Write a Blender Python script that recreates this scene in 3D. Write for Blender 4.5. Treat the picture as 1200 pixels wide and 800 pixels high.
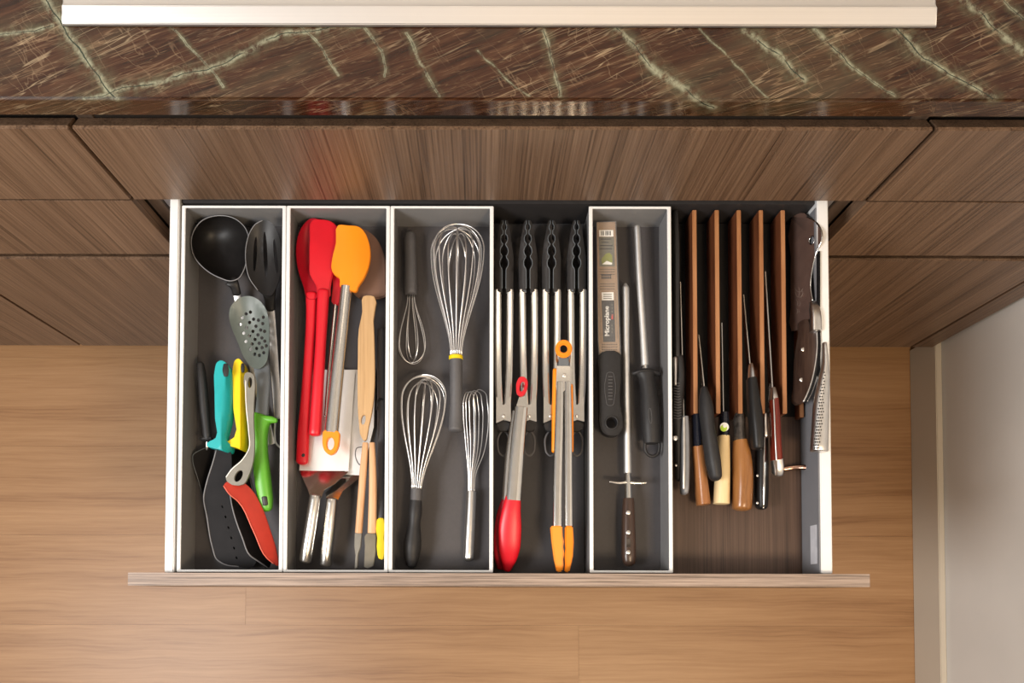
import bpy, bmesh, math, random
from mathutils import Vector, Matrix, geometry
random.seed(7)
for o in list(bpy.data.objects): bpy.data.objects.remove(o)
SC = bpy.context.scene; COL = SC.collection
# ------------------------------------------------------------------ camera
CX, CY, TILT, ROLL, F, H = 565.0, 661.5, .0358, .00205, 1006.0, 1.7445
cam = bpy.data.cameras.new('camera'); cam_o = bpy.data.objects.new('camera', cam); COL.objects.link(cam_o)
RM = Matrix.Rotation(TILT, 3, 'X') @ Matrix.Rotation(ROLL, 3, 'Z')
cam_o.matrix_world = Matrix.Translation((0, 0, H)) @ RM.to_4x4()
cam.sensor_width = 36; cam.lens = F/1200*36; cam.shift_x = (600-CX)/1200; cam.shift_y = (CY-400)/1200
cam.clip_start = .01; SC.camera = cam_o
# ------------------------------------------------------------------ light
w = bpy.data.worlds.new('world'); SC.world = w; w.use_nodes = True
w.node_tree.nodes['Background'].inputs[0].default_value = (1, .93, .86, 1)
w.node_tree.nodes['Background'].inputs[1].default_value = .27
def area(name, loc, target, size, power, color, size_y=None):
    l = bpy.data.lights.new(name, 'AREA'); l.energy = power; l.color = color; l.size = size
    if size_y: l.shape = 'RECTANGLE'; l.size_y = size_y
    o = bpy.data.objects.new(name, l); COL.objects.link(o); o.location = loc
    o.rotation_euler = (Vector(target)-Vector(loc)).to_track_quat('-Z', 'Y').to_euler()
area('window_light', (-1.30, -.35, 2.25), (-.1, .15, .4),   .7, 38, (1.0, .985, .965), .7)
area('ceiling_lamp_light', (.60, -.65, 2.45), (.3, .2, .5), .35, 17, (1, .76, .50))
area('hood_lamp_light', (.05, .75, 1.9), (.05, .45, .6), .5, .7, (1, .84, .66), .2)  # weak warm area light above the cooktop, out of view
SC.view_settings.view_transform = 'Standard'; SC.view_settings.look = 'None'
SC.view_settings.exposure = .25; SC.view_settings.gamma = 1; SC.view_settings.use_curve_mapping = False
# ------------------------------------------------------------------ helpers
def at(px, py, z):
    d = RM @ Vector(((px-CX)/F, -(py-CY)/F, -1)); return Vector((0, 0, H)) + d*((z-H)/d.z)
def m_px(z): return (H-z)/F
def nodes(name):
    m = bpy.data.materials.new(name); m.use_nodes = True
    return m, m.node_tree, m.node_tree.nodes['Principled BSDF']
def N(nt, t, **k):
    n = nt.nodes.new(t)
    for a, b in k.items():
        if a.startswith('i'): n.inputs[int(a[1:])].default_value = b
        else: setattr(n, a, b)
    return n
def c4(c): return (c[0], c[1], c[2], 1)
def plain(name, c, rough=.5, metal=0, var=.12, nscale=60, bump=0, bscale=400, **kw):
    m, nt, b = nodes(name); L = nt.links
    g = N(nt, 'ShaderNodeNewGeometry'); n = N(nt, 'ShaderNodeTexNoise'); n.inputs['Scale'].default_value = nscale
    n.inputs['Detail'].default_value = 4; L.new(g.outputs['Position'], n.inputs['Vector'])
    r = N(nt, 'ShaderNodeValToRGB'); r.color_ramp.elements[0].position = .3; r.color_ramp.elements[1].position = .7
    r.color_ramp.elements[0].color = c4([v*(1-var) for v in c]); r.color_ramp.elements[1].color = c4([min(1, v*(1+var)) for v in c])
    L.new(n.outputs[0], r.inputs[0]); L.new(r.outputs[0], b.inputs['Base Color'])
    b.inputs['Roughness'].default_value = rough; b.inputs['Metallic'].default_value = metal
    if bump:
        n2 = N(nt, 'ShaderNodeTexNoise'); n2.inputs['Scale'].default_value = bscale; L.new(g.outputs['Position'], n2.inputs['Vector'])
        bp = N(nt, 'ShaderNodeBump'); bp.inputs['Strength'].default_value = bump; bp.inputs['Distance'].default_value = .0005
        L.new(n2.outputs[0], bp.inputs['Height']); L.new(bp.outputs[0], b.inputs['Normal'])
    for k, v in kw.items(): b.inputs[k].default_value = v
    return m
def brushed(name, c, rough, scale, var=.1, bump=.15):
    m, nt, b = nodes(name); L = nt.links
    g = N(nt, 'ShaderNodeNewGeometry'); mp = N(nt, 'ShaderNodeMapping'); mp.inputs['Scale'].default_value = scale
    L.new(g.outputs['Position'], mp.inputs['Vector']); n = N(nt, 'ShaderNodeTexNoise'); n.inputs['Scale'].default_value = 1; n.inputs['Detail'].default_value = 3
    L.new(mp.outputs[0], n.inputs['Vector']); r = N(nt, 'ShaderNodeValToRGB')
    r.color_ramp.elements[0].color = c4([v*(1-var) for v in c]); r.color_ramp.elements[1].color = c4([min(1, v*(1+var)) for v in c])
    L.new(n.outputs[0], r.inputs[0]); L.new(r.outputs[0], b.inputs['Base Color'])
    bp = N(nt, 'ShaderNodeBump'); bp.inputs['Strength'].default_value = bump; bp.inputs['Distance'].default_value = .0003
    L.new(n.outputs[0], bp.inputs['Height']); L.new(bp.outputs[0], b.inputs['Normal'])
    b.inputs['Metallic'].default_value = 1; b.inputs['Roughness'].default_value = rough
    return m
def wood(name, dark, mid, light, fine, broad, rough=.4, bump=.3, contrast=.5, wave=None, seed=0.):
    """fine / broad: mapping scales of the streak noise (small number = long axis of the grain)"""
    m, nt, b = nodes(name); L = nt.links
    g = N(nt, 'ShaderNodeNewGeometry'); oi = N(nt, 'ShaderNodeObjectInfo')
    off = N(nt, 'ShaderNodeVectorMath', operation='SCALE'); L.new(oi.outputs['Random'], off.inputs[0]) ; off.inputs['Scale'].default_value = 7.3
    add = N(nt, 'ShaderNodeVectorMath', operation='ADD'); L.new(g.outputs['Position'], add.inputs[0]); L.new(off.outputs[0], add.inputs[1])
    # wobble
    wn = N(nt, 'ShaderNodeTexNoise'); wn.inputs['Scale'].default_value = 5; L.new(add.outputs[0], wn.inputs['Vector'])
    ws = N(nt, 'ShaderNodeVectorMath', operation='SCALE'); ws.inputs['Scale'].default_value = .02 if wave is None else wave; L.new(wn.outputs['Color'], ws.inputs[0])
    add2 = N(nt, 'ShaderNodeVectorMath', operation='ADD'); L.new(add.outputs[0], add2.inputs[0]); L.new(ws.outputs[0], add2.inputs[1])
    def noise(sc, det, rgh):
        mp = N(nt, 'ShaderNodeMapping'); mp.inputs['Scale'].default_value = sc; mp.inputs['Location'].default_value = (seed, seed, seed)
        L.new(add2.outputs[0], mp.inputs['Vector'])
        n = N(nt, 'ShaderNodeTexNoise'); n.inputs['Scale'].default_value = 1; n.inputs['Detail'].default_value = det; n.inputs['Roughness'].default_value = rgh
        L.new(mp.outputs[0], n.inputs['Vector']); return n
    n1 = noise(fine, 5, .65); n2 = noise(broad, 3, .5)
    mx = N(nt, 'ShaderNodeMath', operation='MULTIPLY'); L.new(n1.outputs[0], mx.inputs[0]); mx.inputs[1].default_value = contrast
    mx2 = N(nt, 'ShaderNodeMath', operation='MULTIPLY_ADD'); L.new(n2.outputs[0], mx2.inputs[0]); mx2.inputs[1].default_value = 1-contrast; L.new(mx.outputs[0], mx2.inputs[2])
    r = N(nt, 'ShaderNodeValToRGB'); e = r.color_ramp.elements
    e[0].position = .34; e[0].color = c4(dark); e[1].position = .66; e[1].color = c4(light)
    k = e.new(.47); k.color = c4(mid)
    L.new(mx2.outputs[0], r.inputs[0]); L.new(r.outputs[0], b.inputs['Base Color'])
    bp = N(nt, 'ShaderNodeBump'); bp.inputs['Strength'].default_value = bump; bp.inputs['Distance'].default_value = .0006
    L.new(n1.outputs[0], bp.inputs['Height']); L.new(bp.outputs[0], b.inputs['Normal'])
    b.inputs['Roughness'].default_value = rough
    return m
ROOT = {}
def thing(name, label, cat, loc, group=None):
    o = bpy.data.objects.new(name, None); COL.objects.link(o); o.empty_display_size = .02
    o.location = loc; o['label'] = label; o['category'] = cat
    if group: o['group'] = group
    ROOT[o] = Vector(loc); return o
def build(name, verts, faces, mat, parent=None, smooth=True, bevel=0, label=None, autosm=True):
    off = ROOT.get(parent, Vector((0, 0, 0)))
    me = bpy.data.meshes.new(name); me.from_pydata([tuple(Vector(v)-off) for v in verts], [], faces)
    bm = bmesh.new(); bm.from_mesh(me); bmesh.ops.recalc_face_normals(bm, faces=bm.faces)
    if bevel:
        ed = [e for e in bm.edges if len(e.link_faces) == 2 and e.calc_face_angle(0) > .7]
        bmesh.ops.bevel(bm, geom=ed, offset=bevel, segments=2, affect='EDGES', clamp_overlap=True)
    bm.to_mesh(me); bm.free(); me.materials.append(mat)
    if smooth:
        me.polygons.foreach_set('use_smooth', [True]*len(me.polygons))
        me.update()
        if autosm: me.set_sharp_from_angle(angle=math.radians(38))
    o = bpy.data.objects.new(name, me); COL.objects.link(o)
    if parent: o.parent = parent; ROOT[o] = off
    else: ROOT[o] = Vector((0, 0, 0))
    if label: o['label'] = label
    return o
def tag(o, label=None, cat=None, group=None, kind=None):
    if label: o['label'] = label
    if cat: o['category'] = cat
    if group: o['group'] = group
    if kind: o['kind'] = kind
    return o
def box(name, a, b, mat, parent=None, bevel=.0006, label=None):
    x0, y0, z0 = a; x1, y1, z1 = b
    v = [(x0,y0,z0),(x1,y0,z0),(x1,y1,z0),(x0,y1,z0),(x0,y0,z1),(x1,y0,z1),(x1,y1,z1),(x0,y1,z1)]
    f = [(0,3,2,1),(4,5,6,7),(0,1,5,4),(1,2,6,5),(2,3,7,6),(3,0,4,7)]
    return build(name, v, f, mat, parent, smooth=False, bevel=bevel, label=label)
def cr(pts, sub, closed=False):
    """smooth resampling of tuples, tangents weighted by the spacing so that uneven stations do not overshoot"""
    n = len(pts); out = []
    P = [tuple(float(v) for v in p) for p in pts]
    def dist(i, j): return max(1e-6, math.hypot(P[i % n][0]-P[j % n][0], P[i % n][1]-P[j % n][1]))
    def tg(i):
        if not closed and i == 0: return [(b-a)/dist(0, 1) for a, b in zip(P[0], P[1])]
        if not closed and i == n-1: return [(b-a)/dist(n-2, n-1) for a, b in zip(P[n-2], P[n-1])]
        d0 = dist(i-1, i); d1 = dist(i, i+1)
        return [((b-a)/d0*d1+(c-b)/d1*d0)/(d0+d1) for a, b, c in zip(P[(i-1) % n], P[i % n], P[(i+1) % n])]
    for i in range(n if closed else n-1):
        h = dist(i, i+1); m0 = tg(i); m1 = tg((i+1) % n if closed else i+1); p0 = P[i]; p1 = P[(i+1) % n]
        for k in range(sub):
            t = k/sub; t2 = t*t; t3 = t2*t
            out.append(tuple((2*t3-3*t2+1)*a+(t3-2*t2+t)*h*ma+(-2*t3+3*t2)*b+(t3-t2)*h*mb for a, b, ma, mb in zip(p0, p1, m0, m1)))
    if not closed: out.append(P[-1])
    return out
def loft(name, st, mat, parent=None, n=14, power=2.0, sub=4, tilt=0, r0=1, r1=1, label=None, smooth=True):
    """st: stations (px, py, z, half width in px, half height in m or None for round)"""
    s = [(p[0], p[1], p[2], p[3], p[4] if len(p) > 4 and p[4] is not None else p[3]*m_px(p[2])) for p in st]
    if sub > 1:
        q = [[p[3], p[4]] for p in s]; ds = [max(1e-6, math.hypot(s[i+1][0]-s[i][0], s[i+1][1]-s[i][1])) for i in range(len(s)-1)]
        def slope(i, c):
            if i == 0: return (q[1][c]-q[0][c])/ds[0]
            if i == len(s)-1: return (q[-1][c]-q[-2][c])/ds[-1]
            a, b = (q[i][c]-q[i-1][c])/ds[i-1], (q[i+1][c]-q[i][c])/ds[i]
            return 0 if a*b <= 0 else 2*a*b/(a+b)
        new = cr([p[:3] for p in s], sub); W_ = []
        for i in range(len(s)-1):
            for k in range(sub):
                t = k/sub; t2 = t*t; t3 = t2*t
                W_.append([(2*t3-3*t2+1)*q[i][c]+(t3-2*t2+t)*ds[i]*slope(i, c)+(-2*t3+3*t2)*q[i+1][c]+(t3-t2)*ds[i]*slope(i+1, c) for c in (0, 1)])
        W_.append(q[-1]); s = [tuple(a)+tuple(b) for a, b in zip(new, W_)]
    P = [at(p[0], p[1], p[2]) for p in s]; HW = [max(1e-4, p[3]*m_px(p[2])) for p in s]; HH = [max(1e-4, p[4]) for p in s]
    rings = []
    def tang(i):
        a = P[max(0, i-1)]; b = P[min(len(P)-1, i+1)]; return (b-a).normalized()
    ts = [tang(i) for i in range(len(P))]
    for i in range(len(P)): rings.append((P[i], ts[i], HW[i], HH[i]))
    def cap(i, sgn, k):
        p, t, a, b = rings[i]; L = min(a, b)*k; o = []
        for q in (.35, .65, .87, .97): o.append((p+t*sgn*L*q, t, a*math.sqrt(1-q*q) if k < 1.01 else a*math.sqrt(1-q*q), b*math.sqrt(1-q*q)))
        return o
    A = cap(0, -1, r0)[::-1] if r0 else []; B = cap(-1, 1, r1) if r1 else []
    rings = A+rings+B; v = []; f = []
    for p, t, a, b in rings:
        side = t.cross(Vector((0, 0, 1)));  side = side.normalized() if side.length > 1e-6 else Vector((1, 0, 0))
        up = side.cross(t).normalized()
        if tilt: side, up = side*math.cos(tilt)+up*math.sin(tilt), up*math.cos(tilt)-side*math.sin(tilt)
        for k in range(n):
            th = 2*math.pi*(k+.5)/n; c, s_ = math.cos(th), math.sin(th); e = 2/power
            v.append(p+side*a*math.copysign(abs(c)**e, c)+up*b*math.copysign(abs(s_)**e, s_))
    for i in range(len(rings)-1):
        for k in range(n): f.append((i*n+k, i*n+(k+1) % n, (i+1)*n+(k+1) % n, (i+1)*n+k))
    f.append(tuple(range(n))[::-1]); f.append(tuple((len(rings)-1)*n+k for k in range(n)))
    return build(name, v, f, mat, parent, label=label, smooth=smooth)
def tube(name, W, r, mat, parent=None, n=6, closed=False, label=None):
    """W: world points"""
    W = [Vector(p) for p in W]; m = len(W); v = []; f = []; up = None
    for i in range(m):
        t = (W[(i+1) % m]-W[i-1]) if closed else (W[min(m-1, i+1)]-W[max(0, i-1)])
        t.normalize()
        if up is None: up = t.orthogonal().normalized()
        up = (up-t*up.dot(t)); up = up.normalized() if up.length > 1e-6 else t.orthogonal().normalized()
        s = t.cross(up)
        for k in range(n):
            a = 2*math.pi*k/n; v.append(W[i]+(up*math.cos(a)+s*math.sin(a))*r)
    for i in range(m if closed else m-1):
        j = (i+1) % m
        for k in range(n): f.append((i*n+k, i*n+(k+1) % n, j*n+(k+1) % n, j*n+k))
    if not closed: f.append(tuple(range(n))[::-1]); f.append(tuple((m-1)*n+k for k in range(n)))
    return build(name, v, f, mat, parent, label=label, autosm=False)
def tube_px(name, pts, r, mat, parent=None, sub=5, closed=False, n=6, label=None):
    return tube(name, [at(*p) for p in cr(pts, sub, closed)], r, mat, parent, n, closed, label)
def inside(p, poly):
    x, y = p; c = False; j = len(poly)-1
    for i in range(len(poly)):
        if (poly[i][1] > y) != (poly[j][1] > y) and x < (poly[j][0]-poly[i][0])*(y-poly[i][1])/(poly[j][1]-poly[i][1])+poly[i][0]: c = not c
        j = i
    return c
def sheet(name, outline, z, th, mat, parent=None, holes=(), grid=0, sub=4, bevel=.0004, label=None, zb=None):
    """plate seen from above: outline in pixels, z = height or function of (px, py); th thickness below, zb = flat underside height"""
    o = cr(outline, sub, True) if sub > 1 else [tuple(p) for p in outline]
    zf = z if callable(z) else (lambda x, y: z)
    pts = [Vector(p) for p in o]; edges = [(i, (i+1) % len(o)) for i in range(len(o))]
    for h in holes:
        b = len(pts); pts += [Vector(p) for p in h]; edges += [(b+i, b+(i+1) % len(h)) for i in range(len(h))]
    if grid:
        xs = [p[0] for p in o]; ys = [p[1] for p in o]; y = min(ys)+grid/2
        while y < max(ys):
            x = min(xs)+grid/2
            while x < max(xs):
                if inside((x, y), o) and not any(inside((x, y), h) for h in holes):
                    if all((Vector((x, y))-q).length > grid*.35 for q in pts[:len(o)+sum(len(h) for h in holes)]): pts.append(Vector((x, y)))
                x += grid
            y += grid
    vs, es, fs, *_ = geometry.delaunay_2d_cdt(pts, edges, [], 0, 1e-4)
    keep = []
    for t in fs:
        c = (sum(vs[i].x for i in t)/len(t), sum(vs[i].y for i in t)/len(t))
        if inside(c, o) and not any(inside(c, h) for h in holes): keep.append(tuple(t))
    n = len(vs); top = [at(p.x, p.y, zf(p.x, p.y)) for p in vs]
    bot = [Vector((p.x, p.y, (p.z-th) if zb is None else zb)) for p in top]
    cnt = {}
    for t in keep:
        for i in range(len(t)):
            a, b = t[i], t[(i+1) % len(t)]; cnt[(a, b)] = 1
    f = list(keep)+[tuple(n+i for i in t[::-1]) for t in keep]
    for (a, b) in cnt:
        if (b, a) not in cnt: f.append((a, n+a, n+b, b))
    used = sorted({i for q in f for i in q}); mp = {u: k for k, u in enumerate(used)}; al = top+bot
    return build(name, [al[u] for u in used], [tuple(mp[i] for i in q) for q in f], mat, parent, bevel=bevel, label=label)
def ell(cx, cy, a, b, rot=0, n=14):
    c, s = math.cos(rot), math.sin(rot)
    return [(cx+a*math.cos(t)*c-b*math.sin(t)*s, cy+a*math.cos(t)*s+b*math.sin(t)*c) for t in (2*math.pi*k/n for k in range(n))]
def dish(name, outline, centre, z, depth, th, mat, parent=None, rings=10, sub=4, pw=.5, tiltx=0, tilty=0, label=None):
    """bowl: rim outline in pixels at height z"""
    o = cr(outline, sub, True); n = len(o); v = []; f = []
    def ring(s, dz, grow=0):
        r = []
        for x, y in o:
            X = centre[0]+(x-centre[0])*s; Y = centre[1]+(y-centre[1])*s
            zz = z+tiltx*(X-centre[0])+tilty*(Y-centre[1])-depth*(max(0, 1-s*s)**pw if pw != 1 else (1-s*s))+dz
            r.append(at(X, Y, zz))
        return r
    lv = [ring(math.sin(math.pi/2*(1-k/rings)), 0) for k in range(rings)]
    lo = [ring(math.sin(math.pi/2*(1-k/rings))*(1+(.02 if k == 0 else .0)), -th) for k in range(rings)]
    allr = lv[::-1]+lo; v = [p for r in allr for p in r]; R = len(allr)
    for i in range(R-1):
        for k in range(n): f.append((i*n+k, i*n+(k+1) % n, (i+1)*n+(k+1) % n, (i+1)*n+k))
    f.append(tuple(range(n))[::-1]); f.append(tuple((R-1)*n+k for k in range(n)))
    return build(name, v, f, mat, parent, label=label)
def vblade(name, p0, p1, ztop, zb0, zb1, th, mat, parent=None, lean=0, lean1=None, tip=True, label=None):
    """knife blade standing on its edge: spine from p0 (tip) to p1 (handle); edge reaches down to zb0 / zb1"""
    z0, z1 = (ztop if isinstance(ztop, tuple) else (ztop, ztop))
    lean1 = lean if lean1 is None else lean1; K = 12; v = []; f = []
    for k in range(K+1):
        t = k/K; x = p0[0]+(p1[0]-p0[0])*t; y = p0[1]+(p1[1]-p0[1])*t; z = z0+(z1-z0)*t
        P = at(x, y, z); zb = zb0+(zb1-zb0)*t
        if tip: zb = z-(z-zb)*min(1, (.05+t*2.6)**.6)
        dx = (lean+(lean1-lean)*t)*(z-zb)
        v += [P+Vector((-th/2, 0, 0)), P+Vector((th/2, 0, 0)), Vector((P.x+dx+.0001, P.y, zb)), Vector((P.x+dx-.0001, P.y, zb))]
    for k in range(K):
        a = 4*k; b = a+4
        for i in range(4): f.append((a+i, a+(i+1) % 4, b+(i+1) % 4, b+i))
    f.append((3, 2, 1, 0)); f.append(tuple(4*K+i for i in range(4)))
    return build(name, v, f, mat, parent, label=label)
def disc(name, px, py, z, r, h, mat, parent=None, n=20, label=None, dome=.3):
    c = at(px, py, z); v = []; f = []; R = [(1, -h), (1, -h*.2), (1-.12, 0), (.5, h*dome*.7), (.001, h*dome)]
    for s, dz in R:
        for k in range(n): a = 2*math.pi*k/n; v.append(c+Vector((math.cos(a)*r*s, math.sin(a)*r*s, dz)))
    for i in range(len(R)-1):
        for k in range(n): f.append((i*n+k, i*n+(k+1) % n, (i+1)*n+(k+1) % n, (i+1)*n+k))
    f.append(tuple(range(n))[::-1]); f.append(tuple((len(R)-1)*n+k for k in range(n)))
    return build(name, v, f, mat, parent, label=label)
def lettering(name, text, px, py, z, size, mat, parent, rot=0, bold=0, sx=1, ex=.0001):
    cu = bpy.data.curves.new(name, 'FONT'); cu.body = text; cu.size = size; cu.align_x = 'CENTER'; cu.align_y = 'CENTER'; cu.extrude = ex; cu.offset = bold
    cu.resolution_u = 3
    to = bpy.data.objects.new(name, cu); COL.objects.link(to); bpy.context.view_layer.update()
    me = bpy.data.meshes.new_from_object(to.evaluated_get(bpy.context.evaluated_depsgraph_get()))
    bpy.data.objects.remove(to); me.transform(Matrix.Diagonal((sx, 1, 1, 1))); me.transform(Matrix.Rotation(rot, 4, 'Z')); me.transform(Matrix.Translation(at(px, py, z)-ROOT[parent]))
    me.materials.clear(); me.materials.append(mat); me.name = name
    o = bpy.data.objects.new(name, me); COL.objects.link(o); o.parent = parent; ROOT[o] = ROOT[parent]; return o
# ------------------------------------------------------------------ materials
M = {}
M['front'] = wood('walnut laminate vertical grain', (.034, .018, .010), (.128, .075, .045), (.225, .142, .090), (420, 420, 3.0), (60, 60, .6), .38, .8, .72, .0012)
M['front_edge'] = wood('walnut laminate edge', (.06, .042, .032), (.23, .17, .135), (.44, .34, .28), (6, 420, 300), (1.4, 110, 90), .5, .5, .75, .004)
M['dark'] = plain('dark recess board', (.018, .013, .010), .7)
M['carcass'] = wood('cabinet side board', (.05, .035, .025), (.085, .06, .045), (.12, .085, .065), (200, 20, 3), (20, 10, 1), .5, .2)
M['oak'] = wood('oak floor board', (.245, .118, .048), (.33, .175, .077), (.405, .228, .108), (6, 190, 60), (1.6, 28, 9), .42, .2, .5, .016)
M['rim'] = plain('white powder coated metal', (.80, .80, .80), .35, 0, .02)
M['traywall'] = plain('grey tray metal', (.21, .205, .205), .45, 0, .03)  # same metal as the rim, inside shade put into its colour
M['mat'] = plain('dark grey tray liner', (.058, .053, .056), .6, 0, .05, 300, .1)
M['blackmat'] = plain('black drawer liner', (.045, .042, .045), .6, 0, .05, 300, .1)
M['innerwall'] = plain('grey drawer side', (.21, .21, .225), .4, 0, .03)
M['slotblack'] = plain('black slot felt', (.008, .007, .007), .9)  # black that paints the shade at the bottom of the knife slots
M['steel'] = plain('polished stainless steel', (.74, .72, .69), .16, 1, .04, 90)
M['steel_soft'] = plain('satin stainless steel', (.70, .68, .66), .32, 1, .05, 120)
M['wire'] = plain('whisk wire steel', (.90, .88, .87), .32, 1, .03)
M['cooktop'] = brushed('brushed stainless cooktop', (.80, .77, .75), .36, (2, 900, 900), .06, .1)
M['brush_y'] = brushed('lengthwise brushed steel', (.68, .66, .63), .26, (900, 4, 900), .12, .15)
M['nylon'] = plain('black nylon', (.011, .010, .010), .42, 0, .1, 80, **{'Specular IOR Level': .28})
M['red_edge'] = plain('worn lighter red edge', (.70, .13, .08), .4)  # lighter red than the blade it runs along
M['nylon_blade'] = plain('matte black nylon blade', (.010, .009, .010), .5, 0, .15, 60, .1, 500, **{'Specular IOR Level': .10})
M['nylon_edge'] = plain('glossy rounded nylon edge', (.03, .029, .029), .25)
M['backdark'] = plain('near black drawer back', (.022, .020, .021), .6)
M['tipnylon'] = plain('satin black nylon tip', (.028, .026, .026), .32)
M['rod'] = plain('fine grooved steel rod', (.82, .82, .82), .5, 1, .04, 200)
M['cleaver'] = plain('brown toned cleaver steel', (.21, .13, .105), .3, .55, .12, 50)  # brown reflection of the wood painted into the base colour
M['steel_white'] = plain('bright matte steel', (.90, .89, .88), .42, 1, .02)
M['rubber'] = plain('soft black rubber grip', (.020, .019, .020), .5, 0, .1, 200, .15, 900, **{'Specular IOR Level': .35})
M['greyrub'] = plain('grey soft grip', (.085, .082, .086), .55, 0, .05, 200, .1, 900)
M['pale_edge'] = plain('grey nylon edge', (.18, .18, .19), .4)
M['greygreen'] = plain('grey silicone head', (.095, .115, .105), .42, 0, .08, 60)
M['greyshaft'] = plain('slate grey nylon shaft', (.12, .135, .15), .42, 0, .06)
M['green'] = plain('green plastic grip', (.10, .36, .022), .4, 0, .05)
M['teal'] = plain('teal plastic grip', (.006, .36, .38), .4, 0, .05)
M['yellow'] = plain('yellow plastic grip', (.82, .60, .003), .4, 0, .04)
M['olive'] = plain('greyish olive handle', (.20, .19, .16), .4, 0, .08)
M['redturner'] = plain('brick red nylon', (.48, .035, .018), .38, 0, .08)
M['red'] = plain('red silicone', (.60, .006, .018), .38, 0, .05, 30)
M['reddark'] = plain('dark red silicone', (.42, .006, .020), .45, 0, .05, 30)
M['orange'] = plain('orange silicone', (.86, .26, .004), .42, 0, .03, 30)
M['taupe'] = plain('taupe silicone', (.175, .095, .065), .5, 0, .06, 30)
M['beech'] = wood('beech handle', (.36, .21, .09), (.50, .31, .145), (.58, .38, .20), (260, 9, 200), (60, 3, 60), .5, .15, .5, .003)
M['beech2'] = wood('reddish beech handle', (.50, .27, .13), (.62, .36, .19), (.70, .43, .24), (260, 9, 200), (60, 3, 60), .5, .15, .5, .003)
M['greytip'] = plain('grey silicone tip', (.20, .19, .165), .5)
M['slat_edge'] = wood('sapele edge', (.24, .092, .034), (.33, .14, .055), (.42, .20, .09), (500, 14, 120), (60, 6, 20), .45, .2, .5, .003)  # same wood as the sides, lit top tone put into the colour
M['slat'] = wood('sapele divider', (.075, .020, .007), (.14, .040, .014), (.20, .065, .024), (500, 14, 120), (60, 6, 20), .48, .25, .5, .003)  # divider sides darkened in colour to paint their shade
M['base'] = wood('wenge board', (.028, .015, .010), (.062, .034, .023), (.105, .062, .043), (520, 5, 100), (90, 2, 50), .45, .25, .6, .002)
M['amber'] = wood('amber wood handle', (.17, .06, .018), (.29, .115, .038), (.38, .165, .06), (300, 9, 200), (70, 3, 60), .3, .1, .5, .004)
M['amber2'] = wood('olive wood handle', (.13, .05, .014), (.26, .108, .032), (.36, .165, .055), (160, 9, 120), (40, 6, 40), .25, .1, .4, .02)
M['pale'] = wood('pale magnolia handle', (.60, .42, .20), (.74, .56, .30), (.80, .64, .38), (300, 8, 200), (60, 3, 60), .4, .1, .5, .003)
M['redwood'] = wood('red wood handle', (.07, .008, .004), (.15, .018, .009), (.24, .036, .016), (300, 9, 200), (70, 3, 60), .25, .1, .5, .003)
M['pakka'] = wood('dark brown handle scale', (.022, .012, .009), (.05, .028, .02), (.085, .05, .036), (300, 12, 200), (70, 3, 60), .3, .1, .5, .003)
M['bronze'] = plain('burnished horn ferrule', (.10, .085, .075), .22, .6, .5, 130)
M['navy'] = plain('black horn ferrule', (.010, .011, .018), .18)
M['blade'] = plain('knife blade steel', (.62, .60, .58), .2, 1, .04)
M['darkblade'] = plain('dark reflective cleaver steel', (.34, .28, .25), .16, 1, .08, 40)
M['etch'] = plain('pale etched mark', (.20, .15, .12), .5)
M['plaster'] = plain('light grey plaster', (.68, .655, .615), .75, 0, .05, 5, .3, 90)
M['base_trim'] = plain('beige painted baseboard', (.55, .49, .405), .45, 0, .02, 8)
M['ceil'] = plain('white ceiling paint', (.75, .74, .72), .8, 0, .02)
M['cardboard'] = plain('kraft label card', (.27, .175, .105), .5, 0, .1, 300)
M['white_print'] = plain('white print', (.78, .77, .74), .5)
M['black_print'] = plain('black print', (.02, .018, .018), .5)
M['grey_print'] = plain('grey label print', (.12, .112, .085), .5)
M['olive_print'] = plain('olive green print', (.20, .22, .03), .5)
M['red_print'] = plain('red print', (.5, .04, .03), .5)
M['lime'] = plain('lime sticker print', (.42, .62, .05), .5)
M['copper'] = plain('copper brown metal', (.45, .27, .20), .25, 1)
M['sticker'] = plain('frosted sticker', (.62, .62, .66), .35)
def sleeve():
    m, nt, b = nodes('clear plastic sleeve'); b.inputs['Base Color'].default_value = (.95, .95, .95, 1)
    b.inputs['Roughness'].default_value = .12; b.inputs['Alpha'].default_value = .05; return m
M['sleeve'] = sleeve()
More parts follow.
